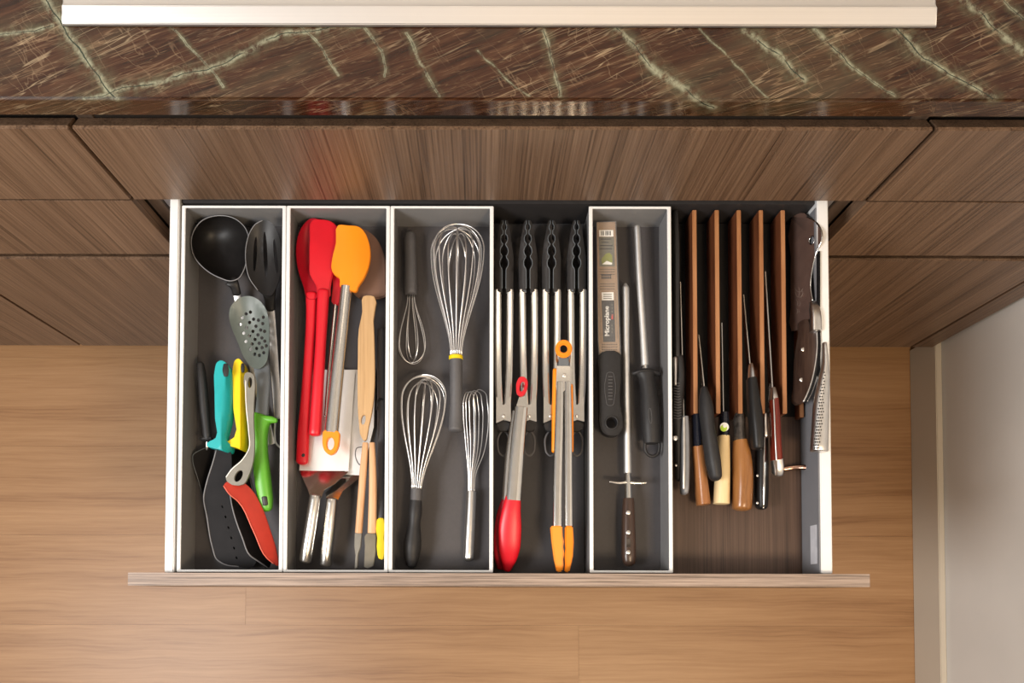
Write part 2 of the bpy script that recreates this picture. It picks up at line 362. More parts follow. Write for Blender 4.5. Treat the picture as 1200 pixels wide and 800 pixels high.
def marble():
    m, nt, b = nodes('brown marble with green veins'); L = nt.links
    g = N(nt, 'ShaderNodeNewGeometry'); P = g.outputs['Position']
    sp = N(nt, 'ShaderNodeSeparateXYZ'); L.new(P, sp.inputs[0]); yz = N(nt, 'ShaderNodeMath', operation='ADD'); L.new(sp.outputs[1], yz.inputs[0]); L.new(sp.outputs[2], yz.inputs[1])
    flat = N(nt, 'ShaderNodeCombineXYZ'); L.new(sp.outputs[0], flat.inputs[0]); L.new(yz.outputs[0], flat.inputs[1])
    wn = N(nt, 'ShaderNodeTexNoise'); wn.inputs['Scale'].default_value = 22; wn.inputs['Detail'].default_value = 5; L.new(flat.outputs[0], wn.inputs['Vector'])
    wc = N(nt, 'ShaderNodeVectorMath', operation='SUBTRACT', i1=(.5, .5, .5)); L.new(wn.outputs['Color'], wc.inputs[0])
    ws = N(nt, 'ShaderNodeVectorMath', operation='SCALE'); ws.inputs['Scale'].default_value = .016; L.new(wc.outputs[0], ws.inputs[0])
    q = N(nt, 'ShaderNodeVectorMath', operation='ADD'); L.new(flat.outputs[0], q.inputs[0]); L.new(ws.outputs[0], q.inputs[1]); Q = q.outputs[0]
    w2 = N(nt, 'ShaderNodeVectorMath', operation='SCALE'); w2.inputs['Scale'].default_value = .0016; L.new(wc.outputs[0], w2.inputs[0])
    q2 = N(nt, 'ShaderNodeVectorMath', operation='ADD'); L.new(flat.outputs[0], q2.inputs[0]); L.new(w2.outputs[0], q2.inputs[1]); Q2 = q2.outputs[0]
    def streak(rot, sc, det=6, rg=.6, src=Q2):
        vr = N(nt, 'ShaderNodeVectorRotate', rotation_type='Z_AXIS'); vr.inputs['Angle'].default_value = rot; L.new(src, vr.inputs['Vector'])
        mp = N(nt, 'ShaderNodeMapping'); mp.inputs['Scale'].default_value = sc; L.new(vr.outputs[0], mp.inputs['Vector'])
        n = N(nt, 'ShaderNodeTexNoise'); n.inputs['Scale'].default_value = 1; n.inputs['Detail'].default_value = det; n.inputs['Roughness'].default_value = rg; L.new(mp.outputs[0], n.inputs['Vector']); return n.outputs[0]
    def ramp(src, st):
        r = N(nt, 'ShaderNodeValToRGB'); e = r.color_ramp.elements
        e[0].position, e[0].color = st[0][0], c4(st[0][1]); e[1].position, e[1].color = st[-1][0], c4(st[-1][1])
        for p, c in st[1:-1]: k = e.new(p); k.color = c4(c)
        L.new(src, r.inputs[0]); return r.outputs[0]
    def mix(fac, a, bb):
        x = N(nt, 'ShaderNodeMix', data_type='RGBA'); L.new(fac, x.inputs[0])
        for i, s in ((6, a), (7, bb)):
            if isinstance(s, tuple): x.inputs[i].default_value = c4(s)
            else: L.new(s, x.inputs[i])
        return x.outputs[2]
    base = ramp(streak(-.38, (10, 130, 10), 7, .7), [(.3, (.009, .003, .0012)), (.48, (.034, .0115, .0046)), (.62, (.064, .0255, .0115)), (.78, (.14, .078, .042))])
    def lines(rot, sc, width, src=Q2, det=3, iso=.5):
        n = streak(rot, sc, det, .55, src); a = N(nt, 'ShaderNodeMath', operation='SUBTRACT', i1=iso); L.new(n, a.inputs[0])
        ab = N(nt, 'ShaderNodeMath', operation='ABSOLUTE'); L.new(a.outputs[0], ab.inputs[0])
        mr = N(nt, 'ShaderNodeMapRange', i1=0., i2=width, i3=1., i4=0.); L.new(ab.outputs[0], mr.inputs[0]); return mr.outputs[0]
    def mul(a, k):
        x = N(nt, 'ShaderNodeMath', operation='MULTIPLY'); L.new(a, x.inputs[0])
        if isinstance(k, float): x.inputs[1].default_value = k
        else: L.new(k, x.inputs[1])
        return x.outputs[0]
    col = base
    msk = ramp(streak(.2, (12, 12, 12), 4), [(.40, (0, 0, 0)), (.60, (1, 1, 1))])
    gm = ramp(streak(-.38, (3, 12, 5), 4), [(.50, (0, 0, 0)), (.70, (1, 1, 1))])
    col = mix(mul(gm, .35), col, (.085, .078, .045))
    col = mix(mul(mul(lines(-.38, (5, 70, 6), .02), msk), .42), col, (.27, .175, .10))
    col = mix(mul(lines(-.28, (7, 110, 11), .010), .28), col, (.28, .18, .10))
    col = mix(mul(mul(lines(-.46, (4, 45, 6), .010), msk), .55), col, (.42, .32, .20))
    col = mix(mul(mul(lines(.95, (9, 32, 8), .008), msk), .22), col, (.40, .28, .17))
    # placed veins
    veins = [((50,-8),(80,42),3),((80,42),(134,114),3),((97,114),(232,86),2),((232,86),(330,42),2.2),((330,42),(420,30),2),
        ((355,30),(398,88),1),((425,30),(446,60),1.4),((446,60),(449,88),1),((478,38),(515,114),1.2),((638,35),(655,114),1.6),
        ((722,33),(762,76),2.2),((762,76),(838,134),2.6),((872,33),(945,92),2.6),((956,33),(1000,80),2.0),((1000,80),(1048,114),1.3),
        ((1052,33),(1082,68),2.6),((1082,68),(1165,118),2.3),((1122,-6),(1160,30),2.6),((1160,30),(1225,82),2.4),((1172,-6),(1210,30),1.8),((820,30),(900,114),.6),((560,60),(620,114),.5),((200,30),(260,100),.9),((0,40),(60,30),1.4)]
    best = None
    for a, c, wdt in veins:
        A = at(a[0], a[1], .915); B = at(c[0], c[1], .915); A.y += .915; B.y += .915; A.z = B.z = 0; ba = B-A
        pa = N(nt, 'ShaderNodeVectorMath', operation='SUBTRACT', i1=tuple(A)); L.new(Q, pa.inputs[0])
        pf = N(nt, 'ShaderNodeVectorMath', operation='MULTIPLY', i1=(1, 1, 0)); L.new(pa.outputs[0], pf.inputs[0])
        dt = N(nt, 'ShaderNodeVectorMath', operation='DOT_PRODUCT', i1=tuple(Vector((ba.x, ba.y, 0))/ba.length_squared)); L.new(pf.outputs[0], dt.inputs[0])
        hc = N(nt, 'ShaderNodeMath', operation='ADD', use_clamp=True, i1=0.); L.new(dt.outputs['Value'], hc.inputs[0])
        sc = N(nt, 'ShaderNodeVectorMath', operation='SCALE', i0=(ba.x, ba.y, 0)); L.new(hc.outputs[0], sc.inputs['Scale'])
        di = N(nt, 'ShaderNodeVectorMath', operation='DISTANCE'); L.new(pf.outputs[0], di.inputs[0]); L.new(sc.outputs[0], di.inputs[1])
        dv = mul(di.outputs['Value'], 1/wdt)
        if best is None: best = dv
        else:
            mn = N(nt, 'ShaderNodeMath', operation='MINIMUM'); L.new(best, mn.inputs[0]); L.new(dv, mn.inputs[1]); best = mn.outputs[0]
    def near(d0, d1):
        mr = N(nt, 'ShaderNodeMapRange', i1=d0, i2=d1, i3=1., i4=0.); mr.interpolation_type = 'SMOOTHSTEP'; L.new(best, mr.inputs[0]); return mr.outputs[0]
    rough = ramp(streak(.3, (90, 70, 60), 7, .75), [(.40, (.05,)*3), (.60, (1, 1, 1))])
    col = mix(mul(mul(near(.001, .007), rough), .55), col, (.10, .098, .056))
    col = mix(mul(mul(near(.0003, .0021), rough), .9), col, (.28, .285, .20))
    col = mix(mul(near(.0001, .00032), ramp(streak(.3, (15, 15, 15), 2), [(.42, (0, 0, 0)), (.47, (1, 1, 1))])), col, (.02, .03, .02))
    L.new(col, b.inputs['Base Color']); b.inputs['Roughness'].default_value = .12; b.inputs['Specular IOR Level'].default_value = .38
    return m
M['marble'] = marble()
# ------------------------------------------------------------------ setting
X0, YF, ZT, Z1, ZG0, ZG1, ZB = .0203, .4844, .868, .7061, .539, .521, .09
XL, XR, XL2, XR2, XW = X0-.45, X0+.45, -.781, .834, .876
fl = box('floor', (-1.6, -1.3, -.03), (.90, 1.1, -.006), M['oak'], bevel=0); tag(fl, kind='structure')
ys = at(300, 627, 0).y; pw = .182
xj0 = at(288, 700, 0).x; xj1 = at(678, 745, 0).x
joint = {-1: [xj0], -2: [xj1], 0: [.25], 1: [-.35], 2: [.05], -3: [-.3]}
for r in range(-6, 6):
    y0 = ys+pw*r; y1 = min(y0+pw, 1.1); js = joint.get(r, [-1.1+(r*.37) % .9, .1+(r*.37) % .7]); xs = [-1.6]+[x for x in js if -1.6 < x < .88]+[.888]
    for i in range(len(xs)-1):
        box('plank', (xs[i]+.0001, y0+.0001, -.006), (xs[i+1]-.0001, y1-.0001, random.uniform(-.0001, 0)), M['oak'], fl, bevel=.0002)
wr = box('wall_right', (.888, -1.3, -.03), (1.0, 1.25, 2.7), M['plaster'], bevel=0); tag(wr, kind='structure')
wb = box('wall_back', (-1.6, 1.1, -.03), (.888, 1.25, 2.7), M['plaster'], bevel=0); tag(wb, kind='structure')
ce = box('ceiling', (-1.6, -1.3, 2.7), (1.0, 1.25, 2.8), M['ceil'], bevel=0); tag(ce, kind='structure')
bb = box('baseboard_right', (XW, -1.3, .0), (.888, YF+.02, .100), M['base_trim'], bevel=.0015); tag(bb, kind='structure')
# ------------------------------------------------------------------ cabinets
G = .0021; YB = YF+.019
def cabinet(x0, x1, label, middle=False, low_only=False):
    c = thing('base_cabinet', label, 'cabinet', ((x0+x1)/2, YF+.3, 0), 'walnut base cabinets under the marble worktop')
    box('recess_board', (x0+.0003, YB+.0003, .872), (x1-.0003, YB+.009, .8845), M['dark'], c, bevel=0)
    def front(z0, z1, nm='drawer_front', fd=.0035):
        a, b_ = x0+G, x1-G; pr = [(YF, z0), (YF, z1), (YF+fd, z1), (YB, z1-.013), (YB, z0)]; n = len(pr)
        v = [(a, y, z) for y, z in pr]+[(b_, y, z) for y, z in pr]
        f = [tuple(range(n)), tuple(range(n, 2*n))[::-1]]+[(k, n+k, n+(k+1) % n, (k+1) % n) for k in range(n)]
        return build(nm, v, f, M['front'], c, smooth=False, bevel=.0007)
    front(Z1+.0018, ZT, 'fascia_panel' if middle else 'drawer_front'); front(ZB, ZG1)
    if not middle: front(ZG0, Z1-.0022, fd=.0006)
    if middle:
        box('side_panel', (x0, YB+.001, .09), (x0+.018, 1.05, .88), M['carcass'], c); box('side_panel', (x1-.018, YB+.001, .09), (x1, 1.05, .88), M['carcass'], c)
        box('lower_box', (x0+.0185, YB+.002, .09), (x1-.0185, 1.04, ZG0-.01), M['dark'], c); box('upper_box', (x0+.0185, YB+.002, Z1+.012), (x1-.0185, 1.04, .88), M['dark'], c)
        box('back_panel', (x0+.0185, 1.041, .09), (x1-.0185, 1.05, .88), M['dark'], c)
        for s, xx in ((-1, x0+.0185), (1, x1-.0185-.012)): box('drawer_runner', (xx, YB+.004, .625), (xx+.012, 1.03, .665), M['innerwall'], c)
    else: box('body', (x0+.0002, YB+.012, .09), (x1-.0002, 1.05, .884), M['dark'], c)
    box('toe_kick', (x0+.0005, YF+.06, 0), (x1-.0005, YF+.075, .089), M['dark'], c)
    return c
cabinet(XL, XR, 'wide walnut cabinet in the middle whose upper drawer stands open', True)
cabinet(XL2, XL, 'narrow walnut cabinet with three closed fronts left of the open drawer')
cabinet(XR, XR2, 'narrow walnut cabinet with three closed fronts right of the open drawer')
cabinet(XL2-.6, XL2, 'walnut cabinet at the far left edge with only a corner of its lowest front showing')
o = box('filler_panel', (XR2+.002, YF, ZB), (.8755, YF+.02, ZT), M['front'], bevel=.0009)
tag(o, 'slim walnut filler strip between the right cabinet and the plaster wall', 'panel')
YC = at(600, 117, .915).y
cy2 = at(600, 136, .885).y
o = box('countertop', (-1.45, YC, .885), (.886, 1.099, .915), M['marble'], bevel=.0024)
tag(o, 'polished brown marble worktop with pale green veins above the cabinets', 'countertop')
ck = thing('cooktop', 'stainless steel cooktop frame set on the brown marble worktop', 'cooktop', at(585, 0, .915))
A = at(73, 31, .916); B = at(1097, 30, .916); ya = A.y; yb = at(585, 8, .924).y
vv = [(A.x, ya, .916), (B.x, ya, .916), (A.x+.0015, ya+.001, .919), (B.x-.0015, ya+.001, .919), (A.x+.003, yb, .9245), (B.x-.003, yb, .9245), (A.x+.003, yb+.006, .9215), (B.x-.003, yb+.006, .9215), (A.x+.003, 1.0, .9215), (B.x-.003, 1.0, .9215), (A.x, 1.003, .916), (B.x, 1.003, .916)]
ff = [(0,1,3,2),(2,3,5,4),(4,5,7,6),(6,7,9,8),(8,9,11,10),(10,11,1,0),(0,2,4,6,8,10),(1,11,9,7,5,3)]
build('frame', vv, ff, M['cooktop'], ck, bevel=.0006)
box('gasket', (A.x+.001, ya+.0005, .9148), (B.x-.001, 1.0, .9162), M['dark'], ck, bevel=0)
box('glass_plate', (A.x+.02, yb+.04, .9216), (B.x-.02, .98, .9255), plain('black ceramic glass', (.012, .012, .013), .06), ck)
# ------------------------------------------------------------------ open drawer
ZR, ZF = .690, .635
yin = at(584, 671.5, Z1).y; yout = .0112; ytf = at(584, 670.6, ZR).y; ytb = at(584, 241.3, ZR).y
dr = thing('open_drawer', 'wide pulled-out walnut fronted drawer holding trays of kitchen tools', 'drawer', (X0, .25, .545))
df = box('drawer_front', (XL+.001, yout, .546), (XR-.001, yin, Z1-.0014), M['front'], dr, bevel=.0004)
box('top_edge', (XL+.001, yout, Z1-.0014), (XR-.001, yin, Z1), M['front_edge'], df, bevel=.0004, label='greyish horizontal grain top edge')
xo0 = at(195, 560, .694).x-.0008; xi0 = at(203.5, 665, .694).x
xi1 = at(962.5, 640, .694).x; xo1 = at(975.5, 640, .694).x
for nm, a, b_ in (('side_rail', xo0, xi0), ('side_rail', xi1, xo1)):
    box(nm, (a, yin+.0002, .612), (b_, ytb+.05, .694), M['rim'], dr, bevel=.0012)
box('inner_wall', (xi1-.0016, yin+.0004, .632), (xi1-.0002, ytb-.002, .6915), M['innerwall'], dr, bevel=.0003)
box('bottom_panel', (xi0+.0003, yin+.0004, .618), (xi1-.0003, ytb+.04, .6295), M['blackmat'], dr)
box('back_wall', (xi0+.001, ytb+.004, .6297), (xi1-.001, ytb+.016, .688), M['backdark'], dr)
xs_ = xi1-.0017; zsk = [H-(xs_)*F/(p-CX) for p in (950.5, 958)]
box('sticker', (xs_-.0003, at(954, 661, .665).y, zsk[0]), (xs_, at(954, 616, .665).y, zsk[1]), M['sticker'], dr, bevel=0, label='frosted sticker on the inner wall')
TG = 'white rimmed metal trays in the drawer'
def tray(px0, px1, label):
    """px0, px1: outer rim pixels near the front edge"""
    x0 = at(px0, 665, ZR).x; x1 = at(px1, 665, ZR).x; t = .0046
    tr = thing('tray', label, 'tray', ((x0+x1)/2, (ytf+ytb)/2, .630), TG)
    box('bottom', (x0+.001, ytf+.001, .6300), (x1-.001, ytb-.001, ZF), M['mat'], tr, bevel=0)
    zr = ZR-.0025
    box('side_wall', (x0+.0008, ytf, .6302), (x0+t-.0008, ytb, zr), M['traywall'], tr, bevel=0)
    box('side_wall', (x1-t+.0008, ytf, .6302), (x1-.0008, ytb, zr), M['traywall'], tr, bevel=0)
    box('end_wall', (x0+t-.0007, ytf+.0006, .6302), (x1-t+.0007, ytf+.0022, zr), M['traywall'], tr, bevel=0)
    box('end_wall', (x0+t-.0007, ytb-.0022, .6302), (x1-t+.0007, ytb-.0006, zr), M['traywall'], tr, bevel=0)
    # one white rim frame
    o_ = [(x0, ytf), (x1, ytf), (x1, ytb), (x0, ytb)]; i_ = [(x0+t, ytf+.0028), (x1-t, ytf+.0028), (x1-t, ytb-.0026), (x0+t, ytb-.0026)]
    v = [(a, b_, zr) for a, b_ in o_+i_]+[(a, b_, ZR) for a, b_ in o_+i_]; f = []
    for k in range(4):
        j = (k+1) % 4; f += [(8+k, 8+j, 12+j, 12+k), (k, 4+k, 4+j, j), (k, j, 8+j, 8+k), (4+k, 12+k, 12+j, 4+j)]
    build('rim', v, f, M['rim'], tr, smooth=False, bevel=.0006, label='white rim')
tray(206.8, 331.0, 'leftmost white rimmed tray with ladles and coloured turners')
tray(331.6, 454.6, 'tray with the red and orange spatulas, second from the left')
tray(455.2, 577.8, 'tray holding the four whisks')
tray(691.2, 788.8, 'narrow tray holding the sharpening steels and the zester')
xa = at(577.8, 665, ZR).x; xb = at(691.2, 665, ZR).x
o = box('drawer_liner', (xa+.0006, ytf, .6298), (xb-.0006, ytb, ZF), M['blackmat'], bevel=0)
tag(o, 'dark liner under the row of tongs between two white rimmed trays', 'liner')
# ================================================================== tray 1: ladles and turners
def T(name, label, cat, px, py, group=None, z=ZF): return thing(name, label, cat, at(px, py, z), group)
t = T('ladle', 'black ladle with round bowl lying at the top of the left tray', 'ladle', 270, 320)
dish('bowl', [(225, 276), (236, 259), (256, 252.5), (275, 256), (288, 268), (292, 283), (289, 305), (285, 318), (279.5, 326), (271, 329), (258, 325.5), (240, 315), (227, 299)], (257, 289), .672, .034, .0016, M['nylon'], t, rings=12, pw=.62)
tube_px('rim', [(225, 276, .6725), (236, 259, .6725), (256, 252.5, .6725), (275, 256, .6725), (288, 268, .6725), (292, 283, .6725), (289, 305, .6725), (285, 318, .6725), (279.5, 326, .6725), (271, 329, .6725), (258, 325.5, .6725), (240, 315, .6725), (227, 299, .6725)], .0007, M['pale_edge'], t, closed=True, n=5)
loft('neck', [(271, 329, .664, 8, .0025), (274, 333, .663, 6.3, .003), (276, 338, .66, 5.2, .003), (277.5, 344, .656, 5, .003)], M['nylon'], t, power=3)
loft('handle', [(276.5, 338, .660, 4.6, .0016), (278, 346, .655, 4.6, .0016), (290, 400, .643, 4.6, .0014), (318, 520, .640, 5, .0014)], M['steel_soft'], t, power=5)
t = T('slotted_spoon', 'black slotted spoon with three slots beside the ladle', 'spoon', 312, 340)
def zsl(x, y): return .6755+.008*(((x-310)/22)**2+((y-300)/42)**2)-.008-.012*((y-300)/60)
slot = lambda x0, y0, x1, y1, w_: ell((x0+x1)/2, (y0+y1)/2, w_, math.hypot(x1-x0, y1-y0)/2, math.atan2(y1-y0, x1-x0)-math.pi/2, 14)
sheet('head', [(300, 262), (308, 258), (317, 260), (325, 272), (329.5, 290), (330, 310), (327, 328), (322, 340), (318, 346), (311, 346), (302, 340), (292, 325), (288, 306), (289, 285), (294, 270)], zsl, .002, M['nylon'], t, holes=[slot(300, 277, 298, 318, 2.2), slot(310, 271, 312, 325, 2.4), slot(321, 280, 325, 320, 2.0)], grid=4.5, bevel=0)
tube_px('rim', [(x, y, zsl(x, y)) for x, y in [(300, 262), (308, 258), (317, 260), (326, 272), (331, 290), (331.5, 310), (328, 328), (322, 340)]][:2]+[(300, 262, zsl(300, 262)), (294, 270, zsl(294, 270)), (289, 285, zsl(289, 285)), (288, 306, zsl(288, 306)), (292, 325, zsl(292, 325)), (302, 340, zsl(302, 340))], .0006, M['pale_edge'], t, n=5)
loft('neck', [(315, 340, .657, 9, .003), (316, 350, .656, 6.5, .003), (317, 362, .654, 5.6, .003)], M['nylon'], t, power=3)
loft('handle', [(316.5, 355, .6535, 5, .0012), (320, 400, .648, 5, .0012), (323.5, 450, .643, 5, .0012), (326.5, 490, .640, 5, .0012)], M['steel_soft'], t, power=6)
tube_px('hanging_loop', [(323, 492, .640), (322, 508, .640), (324, 520, .640), (329, 524, .640), (332, 515, .640), (332, 500, .640)], .0014, M['white_print'], t, sub=5)
# perforated spoon
t = T('perforated_spoon', 'grey perforated spoon with green handle lying on top of the ladle handle', 'spoon', 308, 490)
def zp(x, y):
    u = ((x-293)*.94-(y-388)*.34*.3)/22; v_ = (y-389)/44
    return .681-.010*(1-min(1, u*u+v_*v_))-.00012*(y-347)
hs = []
for (hx, hy) in [(293.5,365.5),(288.5,367.5),(284,372),(281.5,379.8),(285.5,390),(288,399.7),(293.5,408.8),(298.5,414.8),(304,416.2),(309,413),(312,405),
    (292.5,377.6),(297.2,373.8),(302.8,375),(307.8,379),(300,382),(305.5,386.5),(289,383.6),(296.4,388),(302.3,392.2),(306.9,395.8),(310,388),(292.5,393.2),(298.9,397.4),(303.8,402),(295.5,402.8),(300.8,408),(307.2,407.2),(310.3,399.5),(308.5,371.5)]:
    hs.append(ell(hx, hy, 2.0, 2.2, 0, 8))
sheet('head', [(276, 352), (284, 347.5), (294, 347), (304, 352), (311, 361), (315, 376), (315.5, 395), (314.5, 412), (311, 426), (303, 432), (295, 430), (286, 419), (279, 402), (271.5, 384), (268.5, 370), (270, 360)], zp, .0016, M['greygreen'], t, holes=hs, grid=4.5, bevel=0)
loft('shaft', [(304, 416, .660, 8, .003), (306.5, 430, .663, 9.4, .003), (309, 450, .666, 8, .0035), (308, 470, .666, 7.5, .004), (306.5, 490, .664, 8, .005)], M['greyshaft'], t, power=3.2)
loft('grip', [(308, 488, .666, 14, .006), (306, 494, .666, 11.5, .008), (304.5, 508, .665, 9.5, .009), (305, 530, .663, 9, .009), (308, 560, .660, 9.5, .009), (311, 585, .657, 9, .007), (312, 594, .656, 7.5, .006)], M['green'], t, power=2.6, r0=.5)
loft('flange', [(296, 487.5, .668, 3, .0035), (308, 490, .669, 4, .004), (318, 491.5, .669, 4, .004), (323, 492.5, .669, 3, .003)], M['green'], t, power=2.4)
loft('hanging_hole', [(309.6, 582.5, .6643, 3.2, .0014), (311, 591, .6625, 3.2, .0014)], M['black_print'], t, sub=1, label='dark hanging hole')
# black-handled turner
t = T('turner', 'black turner with slim black handle at the left wall of the tray', 'turner', 240, 515, 'turners in the left tray')
loft('grip', [(235, 428, .664, 4.5, .006), (237, 445, .664, 5.2, .007), (239.5, 475, .662, 5.5, .007), (242.5, 505, .660, 4.8, .006), (243, 513, .660, 4.8, .005)], M['rubber'], t, power=2.6)
loft('grip_end', [(235, 514, .660, 2, .003), (240, 514, .660, 3, .005), (247, 513.5, .660, 2.6, .004)], M['rubber'], t)
loft('neck', [(243, 512, .658, 2, .002), (242.5, 526, .653, 2, .002)], M['steel'], t)
def zt1(x, y): return .655-.0006*(x-226)-.00022*(y-525)+.003
sheet('blade', [(243, 524), (234, 528), (225.5, 534), (225.5, 538), (238, 580), (248, 602), (262, 600), (262, 560), (262, 535), (252, 527)], zt1, .0014, M['nylon_blade'], t, sub=2)
tube_px('blade_edge', [(243, 524, zt1(243, 524)), (234, 527.6, zt1(234, 528)), (226, 533.5, zt1(226, 534)), (225.8, 538, zt1(225, 538)), (231, 558, zt1(231, 558)), (237.5, 579, zt1(238, 580))], .0006, M['greyshaft'], t, n=5)
def knife_turner(label, mat, px, handle, flange, hole, blade, zbl, edge, slots, zh):
    t = T('turner', label, 'turner', px[0], px[1], 'turners in the left tray')
    sheet('grip', handle, lambda x, y: zh(x, y), .016, mat, t, sub=3, grid=5, bevel=.0016)
    loft('hanging_hole', [(hole[0], hole[1]-hole[3]*.55, zh(*hole[:2])+.0002, hole[2]*.7, .0012), (hole[0], hole[1], zh(*hole[:2])+.0004, hole[2], .0014), (hole[0]+.4, hole[1]+hole[3]*.55, zh(*hole[:2])+.0002, hole[2]*.7, .0012)], M['rubber'], t, label='black hanging hole rim')
    sheet('blade', blade, zbl, .0022, M['nylon_blade'], t, holes=[ell(a, b_, 1.0, 1.9, -.4, 8) for a, b_ in slots], grid=9, sub=3, bevel=.0005)
    tube_px('blade_edge', [(x, y, zbl(x, y)) for x, y in edge], .0009, M['pale_edge'], t, n=5, label='grey blade edge')
    return t
zy = lambda x, y: .662-.00016*(y-525)-.0006*max(0, x-290)
knife_turner('black turner with yellow handle, half hidden under the red one', M['yellow'], (278, 525),
    [(273, 429), (275, 422.5), (279, 420), (284, 424), (288, 440), (290, 470), (289.8, 505), (289, 516), (289.5, 528), (276, 524), (264, 519.5), (266, 517.5), (274.4, 512), (273.5, 480), (272.8, 450)], None, (284.3, 431, 2.6, 8),
    [(274, 524), (287, 527), (289, 545), (294, 570), (306, 620), (316, 664), (314, 665.5), (303, 657.5), (293, 650.5), (284, 630), (272, 593), (269, 578), (271, 549)], lambda x, y: max(.6385, .6735-.0012*max(0, (x-269)-(y-578)*.33)-.00004*(y-525)), [(269.5, 578), (272, 593), (284, 630), (292.8, 650.3), (303, 657.5), (314, 665.3)], [], lambda x, y: .671-.0013*max(0, x-(283-(y-425)*.02)))
knife_turner('black slotted turner with teal handle', M['teal'], (258, 525),
    [(252, 430), (254, 424.5), (258.5, 422), (265, 425), (270, 435), (272, 447), (272, 470), (268.5, 495), (265, 516), (270.8, 522), (269.5, 529.5), (256, 526), (241.5, 520.5), (243, 518.5), (252.6, 513), (251.8, 490), (251.3, 460)], None, (264.4, 433.5, 3.8, 12),
    [(253, 524), (269, 527.5), (271.5, 545), (269.5, 572), (273, 597), (284, 630), (296, 650), (300, 658), (297, 664), (280, 664), (264, 661.5), (254, 655), (249, 641), (242.5, 605), (238.6, 582), (242, 566), (250, 540)], lambda x, y: .6715-.00016*(y-525), [(253.5, 527), (250, 540), (242, 566), (238.8, 582), (242.5, 605), (249, 641), (254, 655), (264, 661.3), (280, 663.7)],
    [(260.6, 593.6), (264.3, 605.5), (267.7, 618), (271, 630), (274.3, 642), (277.2, 653.4)], lambda x, y: .683-.00012*max(0, 259-x)-.0011*max(0, x-(264.5-(y-425)*.055)))
# red turner with grey-olive handle
t = T('turner', 'brick red turner with greyish olive handle leaning on the yellow handled one', 'turner', 285, 560, 'turners in the left tray')
zo = lambda x, y: .688-.00003*(y-440)
sheet('handle', [(286, 441), (287.5, 437), (292, 436), (297, 439), (298.5, 448), (297.5, 470), (297, 490), (298, 520), (296.5, 540), (292, 555), (285.5, 567), (266.5, 564.5), (264.5, 559.5), (270, 551), (284, 538), (291.5, 525), (291, 505), (288.5, 480), (287.5, 460)],
    zo, .0045, M['olive'], t, holes=[ell(292.8, 448, 2.6, 6.5, .05, 12), ell(279.5, 557.5, 4.2, 7.5, .5, 14)], sub=3, grid=6, bevel=.001)
tube_px('handle_edge', [(x, y, zo(x, y)+.0002) for x, y in [(288, 445), (288, 462), (289, 480), (291.5, 505), (292, 525), (284.5, 538), (270.5, 551), (265, 559)]], .0008, M['white_print'], t, n=5, label='pale handle edge')
def zr_(x, y): return .688-.0006*max(0, (x-262)-(y-567)*.42)-.00012*(y-565)
sheet('blade', [(261.8, 568.6), (266, 564), (277, 567), (285, 565.5), (293.6, 572), (305, 590), (317, 622), (325, 650), (325.5, 663), (320, 660), (313, 653.6), (297.4, 622.6), (279, 587), (268.4, 578)], zr_, .0022, M['redturner'], t, sub=3, grid=8, bevel=.0006)
tube_px('blade_edge', [(x, y, zr_(x, y)) for x, y in [(262, 569), (268.4, 578.3), (279, 587.3), (297.4, 622.9), (313, 653.9), (321, 660.5)]], .0008, M['red_edge'], t, n=5, label='lighter blade edge')
# ================================================================== tray 2: spatulas
t = T('cooking_spoon', 'all red silicone spoon leaning on the left wall of its tray', 'spoon', 362, 345, 'silicone tools in the second tray')
dish('bowl', [(366, 256), (356, 263), (349, 278), (347, 297), (350, 318), (356, 336), (361, 350), (370, 350), (376, 335), (380, 315), (381, 290), (378, 268), (372, 257)], (364, 296), .668, .012, .0025, M['reddark'], t, rings=8, pw=.8)
loft('handle', [(365, 345, .664, 7, .004), (365, 365, .662, 6.3, .005), (362, 420, .660, 6, .0055), (358.5, 470, .658, 6.3, .0055), (355, 520, .655, 7.3, .005), (354.3, 540, .654, 7.3, .005)], M['red'], t, power=2.5)
disc('hanging_hole', 355, 533, .6592, .0026, .001, M['black_print'], t, label='dark hanging hole')
t = T('spatula', 'all red silicone spatula lying beside the red spoon', 'spatula', 375, 345, 'silicone tools in the second tray')
sheet('head', [(366, 257), (375, 256.5), (388, 259), (396, 266), (398, 290), (395, 312), (390, 322), (387, 336), (386, 347), (372, 347), (371, 336), (363, 321), (362.5, 305), (363, 280)], lambda x, y: .677-.0002*(x-363), .006, M['red'], t, sub=3, grid=7, bevel=.0018)
loft('handle', [(379, 342, .674, 7, .0045), (378.5, 352, .673, 7, .0055), (376, 400, .672, 6.3, .006), (373, 450, .670, 6.6, .0065), (370.5, 490, .667, 7.2, .007), (369.5, 508, .666, 7.4, .007)], M['red'], t, power=2.4, r1=.5)
t = T('spatula', 'red tipped spatula with thin steel rod hidden under the orange one', 'spatula', 394, 350, 'silicone tools in the second tray')
sheet('head', [(392, 280), (410, 282), (412, 300), (406, 325), (399, 340), (396, 357), (391, 357), (390, 335), (389, 300)], .664, .005, M['red'], t, sub=3, bevel=.0012)
loft('rod', [(393.8, 352, .661, 2.4, None), (388, 410, .661, 2.4, None), (384, 455, .660, 2.3, None), (382, 486, .660, 2.2, None)], M['steel'], t)
t = T('spatula', 'orange silicone spatula with tubular steel handle on top of the tray', 'spatula', 390, 520, 'silicone tools in the second tray')
sheet('head', [(396, 263.5), (408, 263.8), (420.8, 265.5), (426, 270), (431.8, 282), (434, 296), (431.8, 312.5), (426, 326), (419.4, 336), (418, 340.5), (408, 339), (398.8, 336.7), (397.3, 325), (392.7, 322), (389, 317), (389.5, 301.5), (393.5, 285)], lambda x, y: .6875-.00002*(x-410)**2*.6, .007, M['orange'], t, sub=3, grid=7, bevel=.0018)
